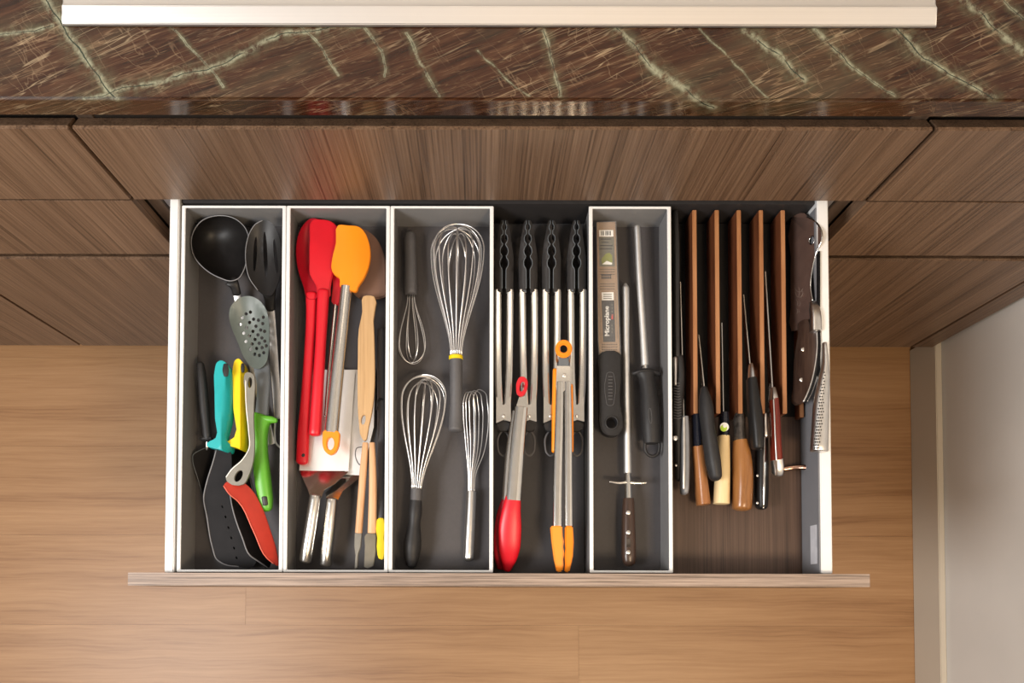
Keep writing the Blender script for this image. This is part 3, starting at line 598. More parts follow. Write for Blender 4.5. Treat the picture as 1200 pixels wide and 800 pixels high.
loft('handle', [(406, 336, .682, 7.1, None), (402.5, 370, .681, 7.3, None), (397, 420, .680, 7.7, None), (392.5, 465, .678, 8, None), (388.5, 507, .677, 8.4, None)], M['brush_y'], t, r0=0, r1=0, n=20)
sheet('hanging_ring', [(379, 504.5), (388, 503.5), (397.3, 506), (397.6, 515), (396, 524), (392, 530.5), (387, 532.5), (381.5, 529.5), (378, 522), (377.8, 512)], .684, .008, M['orange'], t, holes=[ell(387.2, 519.5, 4.3, 7.5, .05, 16)], sub=3, bevel=.0016, label='orange hanging ring')
t = T('spatula', 'taupe silicone spatula with flat beech handle by the right wall', 'spatula', 428, 400, 'silicone tools in the second tray')
sheet('head', [(414, 265), (429, 269), (441, 279), (448.5, 294), (452, 308), (452.6, 330), (452.3, 346), (440, 350), (422, 349.5), (414, 343), (408, 325), (406, 295)], lambda x, y: .664-.00016*(x-425), .006, M['taupe'], t, sub=3, grid=8, bevel=.0018)
sheet('handle', [(425.5, 347), (438.5, 347), (437.5, 375), (438, 385), (439, 420), (439, 450), (437, 475), (432, 500), (427, 516.5), (424.5, 514), (420.5, 495), (419, 460), (419.3, 420), (420.5, 385), (424.5, 365)], lambda x, y: .676-.00012*abs(x-429)**1.5*.6, .006, M['beech'], t, holes=[ell(425.8, 491.5, 2.5, 6, .15, 14)], sub=3, grid=6, bevel=.0018)
def steel_turner(label, blade, neck, h0, h1, z, g='steel turners with white looking blades'):
    t = T('steel_turner', label, 'turner', h0[0], h0[1], g)
    sheet('blade', blade, z, .0011, M['steel_white'], t, sub=1, bevel=.0003)
    n = neck; ym = n[0][1]
    sheet('neck', n, lambda x, y: z+.0005+.00085*max(0, y-ym), .0012, M['steel'], t, sub=1, bevel=.0003)
    zh = z+.0005+.00085*(h0[1]-ym)
    loft('handle', [(h0[0], h0[1]-1, zh, 6.9, None), ((h0[0]*3+h1[0])/4, (h0[1]*3+h1[1])/4, zh-.001, 7.1, None), (h1[0], h1[1], zh-.012, 7.6, None)], M['brush_y'], t, n=20, r0=.3, r1=.5)
steel_turner('steel turner on the left with its blade under the red handles', [(366, 433), (416.5, 433), (413, 480), (408.5, 551.5), (350.5, 551.5), (355, 500)],
    [(350.5, 551), (408.5, 552.5), (392, 567), (380, 574), (376.5, 583), (363.5, 583), (361, 574)], (369.7, 582), (358, 656), .6475)
steel_turner('steel turner on the right with its blade under the wooden tongs', [(404, 433), (419, 433), (440, 433), (438, 500), (424, 557), (404, 557)],
    [(405, 556), (424, 557), (421, 560), (402, 575), (396, 586), (382.5, 586), (381, 577)], (389, 586), (381.5, 660), .642)
t = T('wooden_tongs', 'small wooden tongs with grey silicone tips beside the yellow brush', 'tongs', 430, 600)
loft('arm', [(428.3, 519, .676, 3.4, .0035), (425, 560, .675, 4.2, .0042), (420.3, 624, .668, 4.2, .004)], M['beech2'], t, power=3, r0=.3, r1=.2)
loft('arm', [(436, 519, .676, 3.4, .0035), (437, 560, .675, 4.4, .0042), (436, 624, .668, 5.2, .004)], M['beech2'], t, power=3, r0=.3, r1=.2)
sheet('tip', [(415.6, 624), (424, 624), (422.5, 640), (419.3, 650), (418.8, 665), (415.5, 666), (416.5, 650), (415.2, 640)], .668, .007, M['greytip'], t, sub=1, bevel=.0006)
sheet('tip', [(430.7, 624), (441, 625), (440.5, 645), (437.5, 663), (430.5, 666), (426.5, 664), (427.5, 640), (427, 628)], lambda x, y: .669-.0004*(x-427), .004, M['greytip'], t, sub=1, bevel=.0006)
tube_px('spring_loop', [(424, 523.5, .670), (418, 525, .668), (416.5, 530, .668), (417.5, 538, .668), (422, 544.5, .669), (424, 545, .670)], .0007, M['greyrub'], t)
t = T('basting_brush', 'dark grey brush with yellow silicone tip at the right wall', 'brush', 446, 600)
loft('handle', [(446.5, 388, .650, 4, .005), (446.5, 420, .650, 4.6, .006), (447, 470, .650, 4.6, .006), (446.5, 530, .650, 4.5, .006), (446, 606, .664, 4.2, .005)], M['greyrub'], t, power=2.5)
tube_px('hook', [(441.5, 480, .655), (442, 471, .657), (446, 467, .658), (449, 468, .657)], .0012, M['rubber'], t)
sheet('head', [(442, 607), (450, 607), (450.5, 630), (450, 654), (445, 655.5), (442.3, 650), (442, 630)], .672, .008, M['yellow'], t, sub=2, bevel=.0014)
# ================================================================== tray 3: whisks
def whisk(label, joint, tip, R, n_loops, r0, zc, flat, parts, wr=.00075, peak=.72, rot=.0, name='balloon_whisk'):
    t = T(name, label, 'whisk', joint[0], joint[1], 'whisks in the third tray')
    A = at(joint[0], joint[1], zc); B = at(tip[0], tip[1], zc); ax = (B-A); Lg = ax.length; ax.normalize()
    side = ax.cross(Vector((0, 0, 1))).normalized(); up = side.cross(ax)
    Rm = R*m_px(zc); r0m = r0*m_px(zc)
    for k in range(n_loops):
        a = math.pi*(k+.5)/n_loops+rot; sc = 1-.045*(k % 3); Lk = Lg*(1-.10*math.sin(math.pi*(k+.5)/n_loops)*(.55+.45*(k % 2))); pts = []
        half = [(i/16*peak, r0m+(Rm*sc-r0m)*(.5-.5*math.cos(math.pi*(i/16)**.92))) for i in range(16)]
        half += [(peak+(1-peak)*math.sin(i/12*math.pi/2), Rm*sc*math.cos(i/12*math.pi/2)) for i in range(12)]
        for (xs, yy), sg in [(h, 1) for h in half]+[((1, 0), 1)]+[(h, -1) for h in half[::-1]]:
            pts.append(A+ax*Lk*xs+(side*math.cos(a)+up*math.sin(a)*flat)*yy*sg)
        tube('wire', pts, wr, M['wire'], t, n=6)
    for nm, stn, mat, kw in parts: loft(nm, stn, mat, t, **kw)
    return t
whisk('small whisk with grey handle pointing up in the upper left of the tray', (481.5, 346), (483.5, 428), 16.5, 4, 4, .653, .85,
    [('handle', [(480.5, 276, .653, 6.3, None), (480.5, 284, .653, 7.2, None), (481, 300, .653, 7.0, None), (481.3, 322, .653, 7.3, None), (481.5, 344, .653, 7.7, None)], M['greyrub'], dict(n=18, r0=.8, r1=.3))], wr=.0006, peak=.74, rot=.15)
whisk('largest whisk with yellow ring and grey handle', (534.5, 418), (536.5, 261), 32, 9, 6.5, .668, .88,
    [('ring', [(534.3, 417.3, .668, 8.4, None), (534.3, 420.6, .668, 8.4, None)], M['yellow'], dict(n=20, r0=.2, r1=.2, sub=1)),
     ('handle', [(534.4, 421, .668, 7.6, None), (534.6, 450, .666, 7.6, None), (534.3, 480, .662, 7.9, None), (534, 498, .660, 8.5, None), (534, 503, .660, 8.8, None)], M['greyrub'], dict(n=20, r0=.1, r1=.4))], wr=.0009, peak=.80)
whisk('medium balloon whisk with bulbous black handle at the bottom', (487.8, 575), (499, 437.5), 27.5, 8, 5.5, .664, .85,
    [('collar', [(488, 573, .664, 6.8, None), (487.5, 588, .664, 6.9, None)], M['greyrub'], dict(n=18, r0=.1, r1=.1, sub=1)),
     ('handle', [(487.5, 586, .664, 7.0, None), (486.5, 600, .663, 8.0, None), (485.5, 612, .662, 7.2, None), (484.5, 625, .660, 9.0, None), (483, 640, .658, 10.5, None), (482.5, 655, .656, 8.6, None), (482.5, 661, .656, 6.5, None)], M['rubber'], dict(n=20, r0=.1, r1=.7))], wr=.00082, peak=.80, rot=.1)
t = T('flat_whisk', 'flat whisk with steel handle in the lower right of its tray', 'whisk', 550, 575, 'whisks in the third tray')
for k in (0, 1, 2.2, 3.8):
    tube_px('wire', [(549+k*.9, 577, .650), (549+k*.9, 562, .652), (545.8+2.6*k, 520, .658), (543+3.3*k, 482, .664), (543.6+3.3*k, 467-1.4*k, .667), (547+3.6*k, 459.5-.8*k, .664), (552.5+4.2*k, 460, .657),
        (556+4.0*k, 472, .650), (557.2+3.9*k, 500, .645), (556.5+2.8*k, 530, .643), (553.6+1.0*k, 556, .645), (552.6+.8*k, 577, .647)], .00066, M['wire'], t, sub=5)
loft('handle', [(552.5, 576, .648, 5.9, None), (551.5, 600, .648, 6.0, None), (550, 630, .647, 6.2, None), (549, 653, .646, 6.2, None)], M['steel_soft'], t, n=20, r0=.1, r1=.8)
# ================================================================== tongs
def tongs(c_top, c_bot, label):
    t = T('locking_tongs', label, 'tongs', c_bot, 480, 'black tipped locking tongs standing in a row')
    lerp = lambda y: c_top+(c_bot-c_top)*(y-260)/(490-260)
    def gap(y):
        g = 2.3
        for yc, r in ((308, 5.2), (294, 4.8), (279.5, 4.2), (266, 3.0)):
            d = abs(y-yc)
            if d < r+2.2: g = max(g, r*math.sqrt(max(0, 1-(d/(r+2.2))**2)))
        if y < 301 and g <= 2.3: g = 1.4
        return g
    for s in (-1, 1):
        ys_ = [258+k*2 for k in range(43)]; inner = [(lerp(y)+s*gap(y), y) for y in ys_]
        def ow(y):
            u = (y-258)/85; return 3.2+8.0*min(1, (u*1.9)**.7) - 1.2*max(0, u-.55)
        outer = [(lerp(y)+s*ow(y), y) for y in ys_[::-1]]
        def zt(x, y, s=s):
            d = abs(x-lerp(y)); return .6765-.00008*max(0, d-3)**2.0-.006*max(0, (285-y)/30)
        sheet('tip', inner+outer, zt, .016, M['tipnylon'], t, sub=1, grid=3.5, bevel=.0004, label='black scalloped tip')
        tube_px('tip_edge', [(x, y, zt(x, y)+.0001) for x, y in inner[:-2]], .0006, M['greyshaft'], t, sub=1, n=5)  # grey tube paints the highlight along the scalloped edge
        xa_ = lambda y, off: lerp(y)+s*off
        loft('arm', [(xa_(341, 7.0), 341, .668, 4.5, .0065), (xa_(400, 6.8), 400, .668, 4.5, .0065), (xa_(455, 5.8), 455, .667, 4.5, .0065), (xa_(480, 4.4), 480, .666, 4.4, .006), (xa_(493, 4.4), 493, .664, 4.2, .006)], M['steel'], t, power=4.2, n=24, r0=.1, r1=.1)
    sheet('hinge_plate', [(c_bot-8.3, 464), (c_bot-1, 474), (c_bot+1, 474), (c_bot+8.3, 464), (c_bot+8.8, 494), (c_bot+.5, 491.5), (c_bot-8.5, 495.5)], .6735, .003, M['steel'], t, sub=1, bevel=.0004)
    disc('pivot', c_bot, 487, .6745, .0020, .001, M['steel_soft'], t, label='round pivot pin')
    sheet('end_cap', [(c_bot-8.3, 496.5), (c_bot, 492.5), (c_bot+8.3, 496), (c_bot+6.5, 502.5), (c_bot+3, 505), (c_bot-3, 505), (c_bot-6.5, 502.5)], .6705, .011, M['rubber'], t, sub=1, bevel=.001, label='black end cap')
    z = .663; q = c_bot
    tube_px('pull_ring', [(q-1, 504.5, z), (q-4, 508, z), (q-6.3, 513, z), (q-6.5, 523, z), (q-5, 530, z), (q, 534, z), (q+5, 530, z), (q+6.5, 523, z), (q+6.3, 513, z), (q+4, 508, z), (q+1, 504.5, z)], .0015, M['greyrub'], t, label='black pull ring')
    return t
tongs(591, 590, 'steel tongs with black scalloped tips, leftmost of the row of four')
tongs(618.5, 620, 'steel tongs with black scalloped tips behind the red tongs, second of the row')
tongs(646.5, 645.5, 'steel tongs with black scalloped tips left behind the orange tongs, third of the row')
tongs(675.5, 676, 'steel tongs with black scalloped tips at the right wall, last of the row')
# red tongs
t = T('silicone_tongs', 'steel tongs with red silicone heads lying on the black tipped row', 'tongs', 600, 600)
sheet('hanging_ring', [(606, 446), (609, 441.5), (614, 441), (618, 445), (618.3, 453), (615.5, 461), (611, 464), (606.5, 462), (605, 455)], .692, .004, M['red'], t, holes=[ell(612, 452.5, 2.6, 6.5, .25, 12)], sub=3, bevel=.001, label='red hanging ring')
sheet('lock_tab', [(609, 463), (615, 463), (617, 477), (618.5, 488), (603.5, 488), (605, 476)], .688, .003, M['steel'], t, sub=1, bevel=.0004)
loft('arm', [(611, 477, .689, 7.6, .0045), (608.5, 500, .688, 8.2, .005), (605, 540, .686, 8.6, .005), (601.5, 586, .684, 8.8, .005)], M['steel'], t, power=2.3, r0=.2, r1=.1)
loft('arm', [(607, 482, .676, 7.0, .004), (600, 530, .674, 7.5, .004), (596, 586, .672, 8.0, .004)], M['steel'], t, power=2.3, r0=.2, r1=.1)
loft('head', [(601.3, 583, .683, 9.2, .0055), (599, 600, .681, 11.5, .006), (597.5, 620, .677, 13.6, .006), (597, 638, .672, 13.2, .006), (596, 655, .665, 9.5, .005), (594.5, 666, .660, 5, .004)], M['red'], t, n=20, power=2.3, label='upper red silicone head')
loft('head', [(595, 585, .670, 7, .0045), (591, 605, .667, 9.5, .005), (589.5, 630, .661, 11, .005), (588, 650, .654, 9, .005), (588, 664, .648, 6, .004)], M['reddark'], t, n=18, power=2.3, label='lower red silicone head')
# orange tongs
t = T('silicone_tongs', 'steel tongs with orange silicone heads and orange grips', 'tongs', 658, 560)
R_ = ell(660.8, 408, 10, 10.5, 0, 24)
sheet('hanging_ring', R_, .694, .006, M['orange'], t, holes=[ell(660.8, 408, 4.6, 4.8, 0, 16)], sub=1, bevel=.0018, label='orange hanging ring')
sheet('neck', [(655.5, 417), (665.5, 417), (667, 430), (654, 430)], .689, .003, M['greyshaft'], t, sub=1)
sheet('hinge_plate', [(652.5, 428.5), (668, 428.5), (669.5, 452), (661, 458), (653, 470), (651.5, 452)], .691, .0035, M['steel'], t, sub=1, bevel=.0005)
disc('pivot', 661.5, 439.5, .692, .0024, .001, M['steel_soft'], t, label='round pivot pin')
loft('arm', [(656, 448, .687, 4.8, .005), (655, 500, .686, 5.2, .005), (653.5, 560, .684, 5.4, .005), (652.8, 616, .682, 5.4, .005)], M['steel'], t, power=3.2, r0=.2, r1=.1)
loft('arm', [(665, 448, .687, 4.2, .005), (665.8, 500, .686, 4.6, .005), (666, 560, .684, 4.8, .005), (666.3, 616, .682, 5, .005)], M['steel'], t, power=3.2, r0=.2, r1=.1)
loft('grip', [(650.3, 434, .684, 2.6, .0045), (649.5, 480, .683, 2.8, .0045), (648.8, 528, .681, 2.6, .0045)], M['orange'], t, power=2.6, label='orange side grip')
loft('grip', [(669, 452, .684, 2.4, .0045), (669.6, 490, .683, 2.4, .0045), (669.9, 528, .681, 2.2, .0045)], M['orange'], t, power=2.6, label='orange side grip')
sheet('head', [(645.2, 616), (659, 615.5), (659.5, 628), (660.8, 634), (660, 641), (661.3, 648), (660, 655), (660.5, 662), (659.5, 669), (653, 670.5), (649.5, 655), (646.8, 635)], lambda x, y: .688-.00016*(y-616), .012, M['orange'], t, sub=1, bevel=.0015, label='orange silicone head')
sheet('head', [(662.5, 616), (671.5, 616), (672.5, 635), (671.5, 652), (667.5, 670), (661.8, 670), (662.6, 660), (661.9, 650), (663, 642), (662.2, 634)], lambda x, y: .6885-.00016*(y-616)-.0004*(x-662), .012, M['orange'], t, sub=1, bevel=.0015, label='orange silicone head')
# ================================================================== tray 5: zester and steels
t = T('zester', 'long zester in a printed card sleeve with black handle and round hanging hole', 'zester', 712, 420)
zk = .668
sheet('blade', [(701, 262), (720, 261.5), (725, 415), (704, 415)], zk-.0012, .0016, M['steel_soft'], t, sub=1)
card = sheet('label_card', [(699.5, 260.5), (721, 260), (726, 400), (726.3, 415), (702.8, 415), (701.5, 400)], zk, .0008, M['cardboard'], t, sub=1, bevel=0, label='brown printed card')
def prt(nm, q, mat, z=zk+.0003, label=None): return sheet(nm, q, z, .0002, mat, card, sub=1, bevel=0, label=label)
prt('barcode_panel', [(702, 269.5), (718.5, 269.5), (718.8, 277), (702.3, 277)], M['white_print'])
for k in range(9):
    if k not in (3,): prt('barcode_bar', [(704+k*1.35, 270.5), (704.5+k*1.35+(k % 3)*.25, 270.5), (704.6+k*1.35+(k % 3)*.25, 275.6), (704.1+k*1.35, 275.6)], M['black_print'], zk+.0006)
prt('grey_panel', [(701.5, 277.5), (719.5, 277.5), (720.5, 312), (702.5, 312)], M['grey_print'])
for k, (a, b_) in enumerate(((703, 716), (705, 713), (703, 718), (703, 717))): prt('printed_line', [(a, 279.5+k*3.8), (b_, 279.5+k*3.8), (b_, 280.6+k*3.8), (a, 280.6+k*3.8)], M['black_print'], zk+.0006)
prt('printed_picture', [(705, 306), (705, 303), (710, 297), (714, 296), (717.3, 299), (717.8, 307), (712, 310.5), (706, 310)], M['olive_print'], zk+.0006)
prt('printed_picture', [(705.5, 309.5), (711, 305.5), (717.5, 308), (717, 310)], M['white_print'], zk+.0008)
for k in range(9):
    y = 315+k*3.0+(8 if k > 2 else 0)
    if y < 340:
        for j in range(7): prt('printed_dash', [(703.5+j*2.5, y), (705+j*2.5, y), (705+j*2.5, y+.9), (703.5+j*2.5, y+.9)], M['black_print'], zk+.0006)
for k in range(2):
    for j in range(6): prt('printed_mark', [(704.8+j*2.0, 321+k*3.2), (706.3+j*2.0, 321+k*3.2), (706.3+j*2.0, 323.4+k*3.2), (704.8+j*2.0, 323.4+k*3.2)], M['black_print'], zk+.0006)
prt('white_panel', [(705, 342.5), (719, 342.2), (719.3, 351.5), (705.4, 351.7)], M['white_print'])
for k in range(3): prt('printed_line', [(707, 344.3+k*2.4), (717, 344.3+k*2.4), (717, 345.2+k*2.4), (707, 345.2+k*2.4)], M['grey_print'], zk+.0006)
prt('black_panel', [(705, 352), (719.8, 352), (721.2, 400.5), (706.8, 400.5)], M['black_print'])
lettering('printed_word', 'Microplane', 711.3, 376.2, zk+.0007, .0083, M['white_print'], card, math.pi/2+.02, .0001, 1.03)
prt('printed_dot', [(716.6, 368), (718.4, 368), (718.4, 374), (716.6, 374)], M['red_print'], zk+.0006)
for k in range(9):
    if k not in (4, 5): prt('printed_dot', [(716.7, 356+k*4), (717.8, 356+k*4), (717.8, 358+k*4), (716.7, 358+k*4)], M['grey_print'], zk+.0006)
for k in range(4):
    for j in range(7): prt('printed_dash', [(705.3+j*2.7, 403+k*3), (706.8+j*2.7, 403+k*3), (706.8+j*2.7, 404+k*3), (705.3+j*2.7, 404+k*3)], M['black_print'], zk+.0006)
for s, ex in ((0, 700.3), (1, 720.6)):
    for k in range(26): prt('edge_dash', [(ex+1.2+k*.09+(s*-.9), 344+k*2.1), (ex+2.3+k*.09+(s*-.9), 344+k*2.1), (ex+2.3+k*.09+(s*-.9), 345+k*2.1), (ex+1.2+k*.09+(s*-.9), 345+k*2.1)], M['grey_print'], zk+.0006)
sheet('clear_sleeve', [(698.5, 259.5), (722.3, 259), (727.5, 400), (728, 416), (701.5, 416), (700.3, 400)], zk+.0022, .0002, M['sleeve'], t, sub=1, bevel=0, label='clear plastic sleeve')
sheet('grip', [(702.5, 414), (727.5, 414), (727.5, 425), (728, 440), (726.8, 460), (727.5, 478), (730.3, 492), (729.5, 503), (723, 509.3), (714, 509.5), (706.5, 505.5), (703.3, 497), (703.2, 480), (702.8, 460), (702.2, 435)], lambda x, y: .6745-.00002*(x-715)**2*.8, .018, M['rubber'], t, holes=[ell(716.8, 495, 6.3, 6.5, 0, 20)], sub=3, grid=6, bevel=.0016)
tube_px('hole_rim', [(p[0], p[1], .6742) for p in ell(716.8, 495, 7.2, 7.4, 0, 14)], .0012, M['rubber'], t, closed=True, sub=2)
tube_px('embossed_outline', [(711.5, 437, .6746), (718.5, 437, .6746), (719.5, 440, .6746), (719.5, 470, .6746), (718.5, 474, .6746), (711.5, 474, .6746), (710.5, 470, .6746), (710.5, 440, .6746)], .0004, M['greyrub'], t, closed=True, sub=3)
for k in range(8): loft('embossed_bar', [(713, 441+k*3.8, .6748, .5, .0004), (717.5, 441+k*3.8, .6748, .5, .0004)], M['greyrub'], t, n=6, sub=1)
t = T('sharpening_steel', 'long sharpening steel with cross guard and riveted dark wooden handle', 'sharpening steel', 736, 600, 'sharpening steels')
loft('rod', [(732.8, 333, .655, 2.2, None), (733, 338, .655, 4.3, None), (733.5, 400, .655, 4.0, None), (734.7, 480, .655, 4.1, None), (735.6, 554, .655, 4.6, None)], M['rod'], t, n=16, r0=.5, r1=.1)
loft('collar', [(735.6, 554, .655, 3.4, None), (736, 565, .655, 4.2, None), (736.4, 584, .655, 4.6, None)], M['steel'], t, n=16, r0=.1, r1=.1)
loft('guard', [(715, 564.5, .656, 1.5, .0016), (725, 566, .656, 2.0, .002), (736, 565, .656, 2.6, .003), (747, 566, .656, 2.0, .002), (757, 565.5, .656, 1.5, .0016)], M['steel'], t)
loft('handle', [(736.5, 584, .655, 6.3, .0075), (736.3, 600, .655, 7.3, .0085), (736.5, 630, .655, 8.2, .009), (736.8, 650, .655, 8.5, .009), (737, 657, .655, 7.6, .008)], M['pakka'], t, power=2.5, r0=.1, r1=.9, n=18)
for y in (600.5, 623.7, 647): disc('rivet', 736.5, y, .6645, .0029, .0015, M['steel_soft'], t, label='steel rivet')
prt2 = sheet('inlaid_mark', [(734, 630.5), (739, 630.5), (739, 641), (734, 641)], .6648, .0003, M['bronze'], t, sub=1, bevel=0, label='small square maker mark')
t = T('sharpening_steel', 'sharpening steel with black plastic handle and loop end', 'sharpening steel', 758, 450, 'sharpening steels')
loft('rod', [(746.4, 265, .660, 3.2, None), (746.6, 268, .660, 3.7, None), (749, 320, .660, 3.9, None), (753, 380, .659, 4.0, None), (755.8, 428, .659, 4.5, None)], M['rod'], t, n=16, r0=.3, r1=.1)
loft('collar', [(755.7, 426, .659, 3.6, None), (756.3, 435, .659, 3.6, None)], M['steel'], t, n=14)
loft('guard', [(743, 437.5, .659, 2.6, .004), (749, 436, .660, 3.4, .0065), (757, 435.5, .660, 4.2, .008), (765, 436, .660, 3.4, .0065), (771.5, 438, .659, 2.6, .004)], M['rubber'], t)
loft('handle', [(757, 437, .660, 12, .009), (758, 444, .660, 9.2, .009), (759.5, 455, .660, 9.2, .0095), (761.5, 475, .660, 10.6, .010), (763, 495, .660, 11.2, .010), (764, 512, .659, 10.6, .009), (764.2, 519, .659, 10.0, .008)], M['rubber'], t, n=20, r0=.2, r1=.2)
tube_px('hanging_loop', [(756.5, 516, .660), (756, 526, .659), (760, 533, .658), (765, 534.5, .658), (770, 532, .658), (772.5, 525, .659), (772, 515, .660)], .0022, M['rubber'], t)
tube_px('embossed_oval', [(p[0], p[1], .6698) for p in ell(762, 487, 1.8, 9, -.08, 12)], .0004, M['greyrub'], t, closed=True, sub=2)
# ================================================================== knife rack
xk0 = at(788.8, 665, ZR).x+.0012; xk1 = xi1-.0020
rk = thing('knife_rack', 'brown wooden knife rack with upright dividers filling the right end of the drawer', 'knife rack', ((xk0+xk1)/2, .25, .6300))
box('base_board', (xk0, yin+.001, .6300), (xk1, ytb-.001, .6360), M['base'], rk, bevel=.0004)
ZS = .677
yd0 = at(815, 484, ZS).y; yd1 = ytb+.0015
for xa_, xb_ in ((xk0+.001, xk1-.001),): box('slot_liner', (xa_, yd0+.004, .6362), (xb_, yd1, .6368), M['slotblack'], rk, bevel=0)  # black sheet stands for the deep shade between the dividers
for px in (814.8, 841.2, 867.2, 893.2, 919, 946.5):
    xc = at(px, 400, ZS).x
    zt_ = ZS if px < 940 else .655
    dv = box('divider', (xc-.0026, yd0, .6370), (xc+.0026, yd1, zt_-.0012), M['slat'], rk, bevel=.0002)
    box('edge_band', (xc-.0027, yd0-.0003, zt_-.0012), (xc+.0027, yd1, zt_), M['slat_edge'], dv, bevel=.0005, label='lighter top edge')  # thin strip painting the light on the divider tops
ZE = .6372
KG = 'knives held in the wooden rack'
def knife(label, cat='knife', px=0, py=0, name='kitchen_knife'): return T(name, label, cat, px, py, KG, .636)
t = knife('black ridged grip knife squeezed against the left wall of the rack', px=794, py=420)
vblade('blade', (792.5, 255), (793.5, 430), .668, ZE, ZE, .002, M['nylon'], t)
loft('sheath', [(791.3, 250, .672, 3.0, .006), (792.3, 300, .672, 4.0, .008), (792.0, 360, .671, 3.6, .009), (792.5, 418, .670, 3.6, .009)], M['rubber'], t, power=2.6)
loft('grip', [(795, 420, .669, 5.5, .009), (796.5, 438, .669, 5.2, .010), (794.5, 465, .668, 6.5, .010), (793.3, 490, .667, 6.0, .010), (793.5, 505, .666, 5.0, .009), (794, 520, .665, 4.0, .008), (795, 560, .658, 4, .007)], M['rubber'], t, power=2.4)
for k in range(14): loft('ridge', [(790.5-.15*abs(k-7), 448+k*3.2, .6765, .6, .0006), (794.5, 449+k*3.2, .6788, .6, .0006), (798.5, 448+k*3.2, .6765, .6, .0006)], M['greyrub'], t, n=6, sub=1)
loft('steel_pin', [(791.3, 420, .678, 2.6, .003), (791.3, 426, .679, 2.4, .003), (791.4, 450, .679, 1.6, .002)], M['steel_soft'], t, label='pale steel pin')
disc('rivet', 791.5, 513, .676, .0034, .002, M['steel_soft'], t); disc('rivet', 792.5, 545, .668, .0016, .001, M['steel_soft'], t)
t = knife('slim knife with grey steel spine running down its dark handle', px=802, py=480)
vblade('blade', (797.5, 330), (801.5, 489), (.660, .672), .650, .655, .0010, M['blade'], t)
loft('handle', [(802, 489, .668, 4.2, .010), (802.3, 510, .668, 5.0, .011), (802.3, 545, .667, 5.2, .012), (802, 572, .666, 4.8, .011), (802, 577, .666, 4.0, .010)], M['pale_edge'], t, power=2.6, r0=.2, r1=.7)
loft('spine', [(801.5, 489, .6782, 1.5, .0008), (801.8, 515, .6792, 1.6, .0008), (801.8, 550, .679, 1.5, .0008), (801.4, 572, .677, 1.2, .0008)], M['steel_soft'], t, power=3, label='grey steel spine')
t = knife('knife with amber wooden handle and black collar left of the curved black one', px=818, py=500)
vblade('blade', (812, 440), (815.5, 490), .652, ZE, ZE, .0018, M['blade'], t)
loft('ferrule', [(815.5, 486, .664, 5.0, .010), (817, 524, .664, 5.6, .011)], M['navy'], t, power=2.4, sub=1, r0=.2, r1=.1, n=18, label='black collar')
loft('handle', [(817.2, 523, .664, 6.3, .011), (820, 550, .663, 6.9, .0115), (824, 588, .660, 8.0, .012), (824.3, 591, .660, 7.8, .012)], M['amber'], t, power=2.3, r0=.1, r1=.15, n=18)
t = knife('knife with big curved black handle resting on the dividers', px=825, py=460)
vblade('blade', (819, 392), (825.5, 455), (.668, .684), .655, .672, .0012, M['blade'], t)
loft('handle', [(824.8, 456, .685, 4.0, .007), (826, 466, .686, 6.8, .010), (827.8, 482, .687, 8.5, .012), (829.3, 500, .688, 7.8, .0115), (832.5, 520, .689, 8.6, .0115), (835.5, 540, .689, 9.0, .012), (838.3, 557, .688, 7.6, .010)], M['rubber'], t, n=22, r0=.8, r1=.9)
t = knife('knife with pale wooden handle and round lime sticker on its black collar', px=848, py=500)
vblade('blade', (846, 378), (848, 488), .664, .652, .652, .0010, M['blade'], t)
loft('ferrule', [(848, 484, .665, 5.4, .010), (848, 512, .665, 6.0, .011)], M['navy'], t, power=2.4, sub=1, r0=.2, r1=.1, n=18, label='black collar')
loft('handle', [(847.8, 511, .665, 6.4, .011), (846.8, 550, .664, 8.0, .0118), (845.2, 590, .663, 9.2, .012)], M['pale'], t, power=2.5, r0=.1, r1=.1, n=18)
sk = disc('sticker', 849, 500, .6775, .0056, .0012, M['white_print'], t, label='round white and lime sticker', dome=.05)
disc('sticker_band', 848.2, 501.5, .6780, .0042, .0008, M['lime'], sk, dome=.05); disc('sticker_centre', 849.3, 499, .6785, .0022, .0006, M['white_print'], sk, dome=.05)
t = knife('knife with stout amber wooden handle and burnished grey collar', px=868, py=500)
vblade('blade', (864, 440), (866, 488), .652, ZE, ZE, .002, M['blade'], t)
loft('ferrule', [(867, 485, .667, 5.2, .009), (866.3, 492, .667, 6.8, .011), (866.5, 503, .667, 6.5, .011), (867, 517, .667, 7.3, .012)], M['bronze'], t, r0=.3, r1=.1, n=18, label='burnished grey collar')
loft('handle', [(867.3, 516, .667, 8.0, .012), (869.5, 540, .667, 11.0, .014), (870.3, 565, .666, 11.5, .0145), (869.5, 590, .664, 11.2, .014), (869.3, 595, .664, 10.8, .013)], M['amber2'], t, power=2.3, r0=.1, r1=.35, n=20)
t = knife('knife with smooth black handle and steel bolster resting on the fourth divider', px=880, py=440)
vblade('blade', (871.5, 345), (879.5, 432), (.670, .684), .658, .670, .0012, M['blade'], t)
loft('bolster', [(879.5, 427, .685, 2.0, .005), (880, 434, .686, 3.2, .008), (880.8, 446, .686, 4.2, .010)], M['steel_soft'], t, r0=.2, r1=.1, label='steel bolster')
loft('handle', [(880.5, 444, .686, 5.6, .010), (882.5, 465, .687, 7.0, .011), (885.3, 490, .688, 8.0, .0115), (887.3, 512, .687, 7.8, .011), (887.8, 524, .686, 6.8, .010)], M['nylon'], t, power=2.5, r0=.15, r1=.5, n=20)
t = knife('black handled knife with bright steel tang, ending lowest beside the stout amber one', px=893, py=500)
vblade('blade', (893, 450), (895.5, 495), .655, ZE, ZE, .002, M['blade'], t)
loft('bolster', [(895.3, 486, .665, 2.6, .009), (895.5, 512, .665, 3.4, .010)], M['steel_soft'], t, power=3, sub=1)
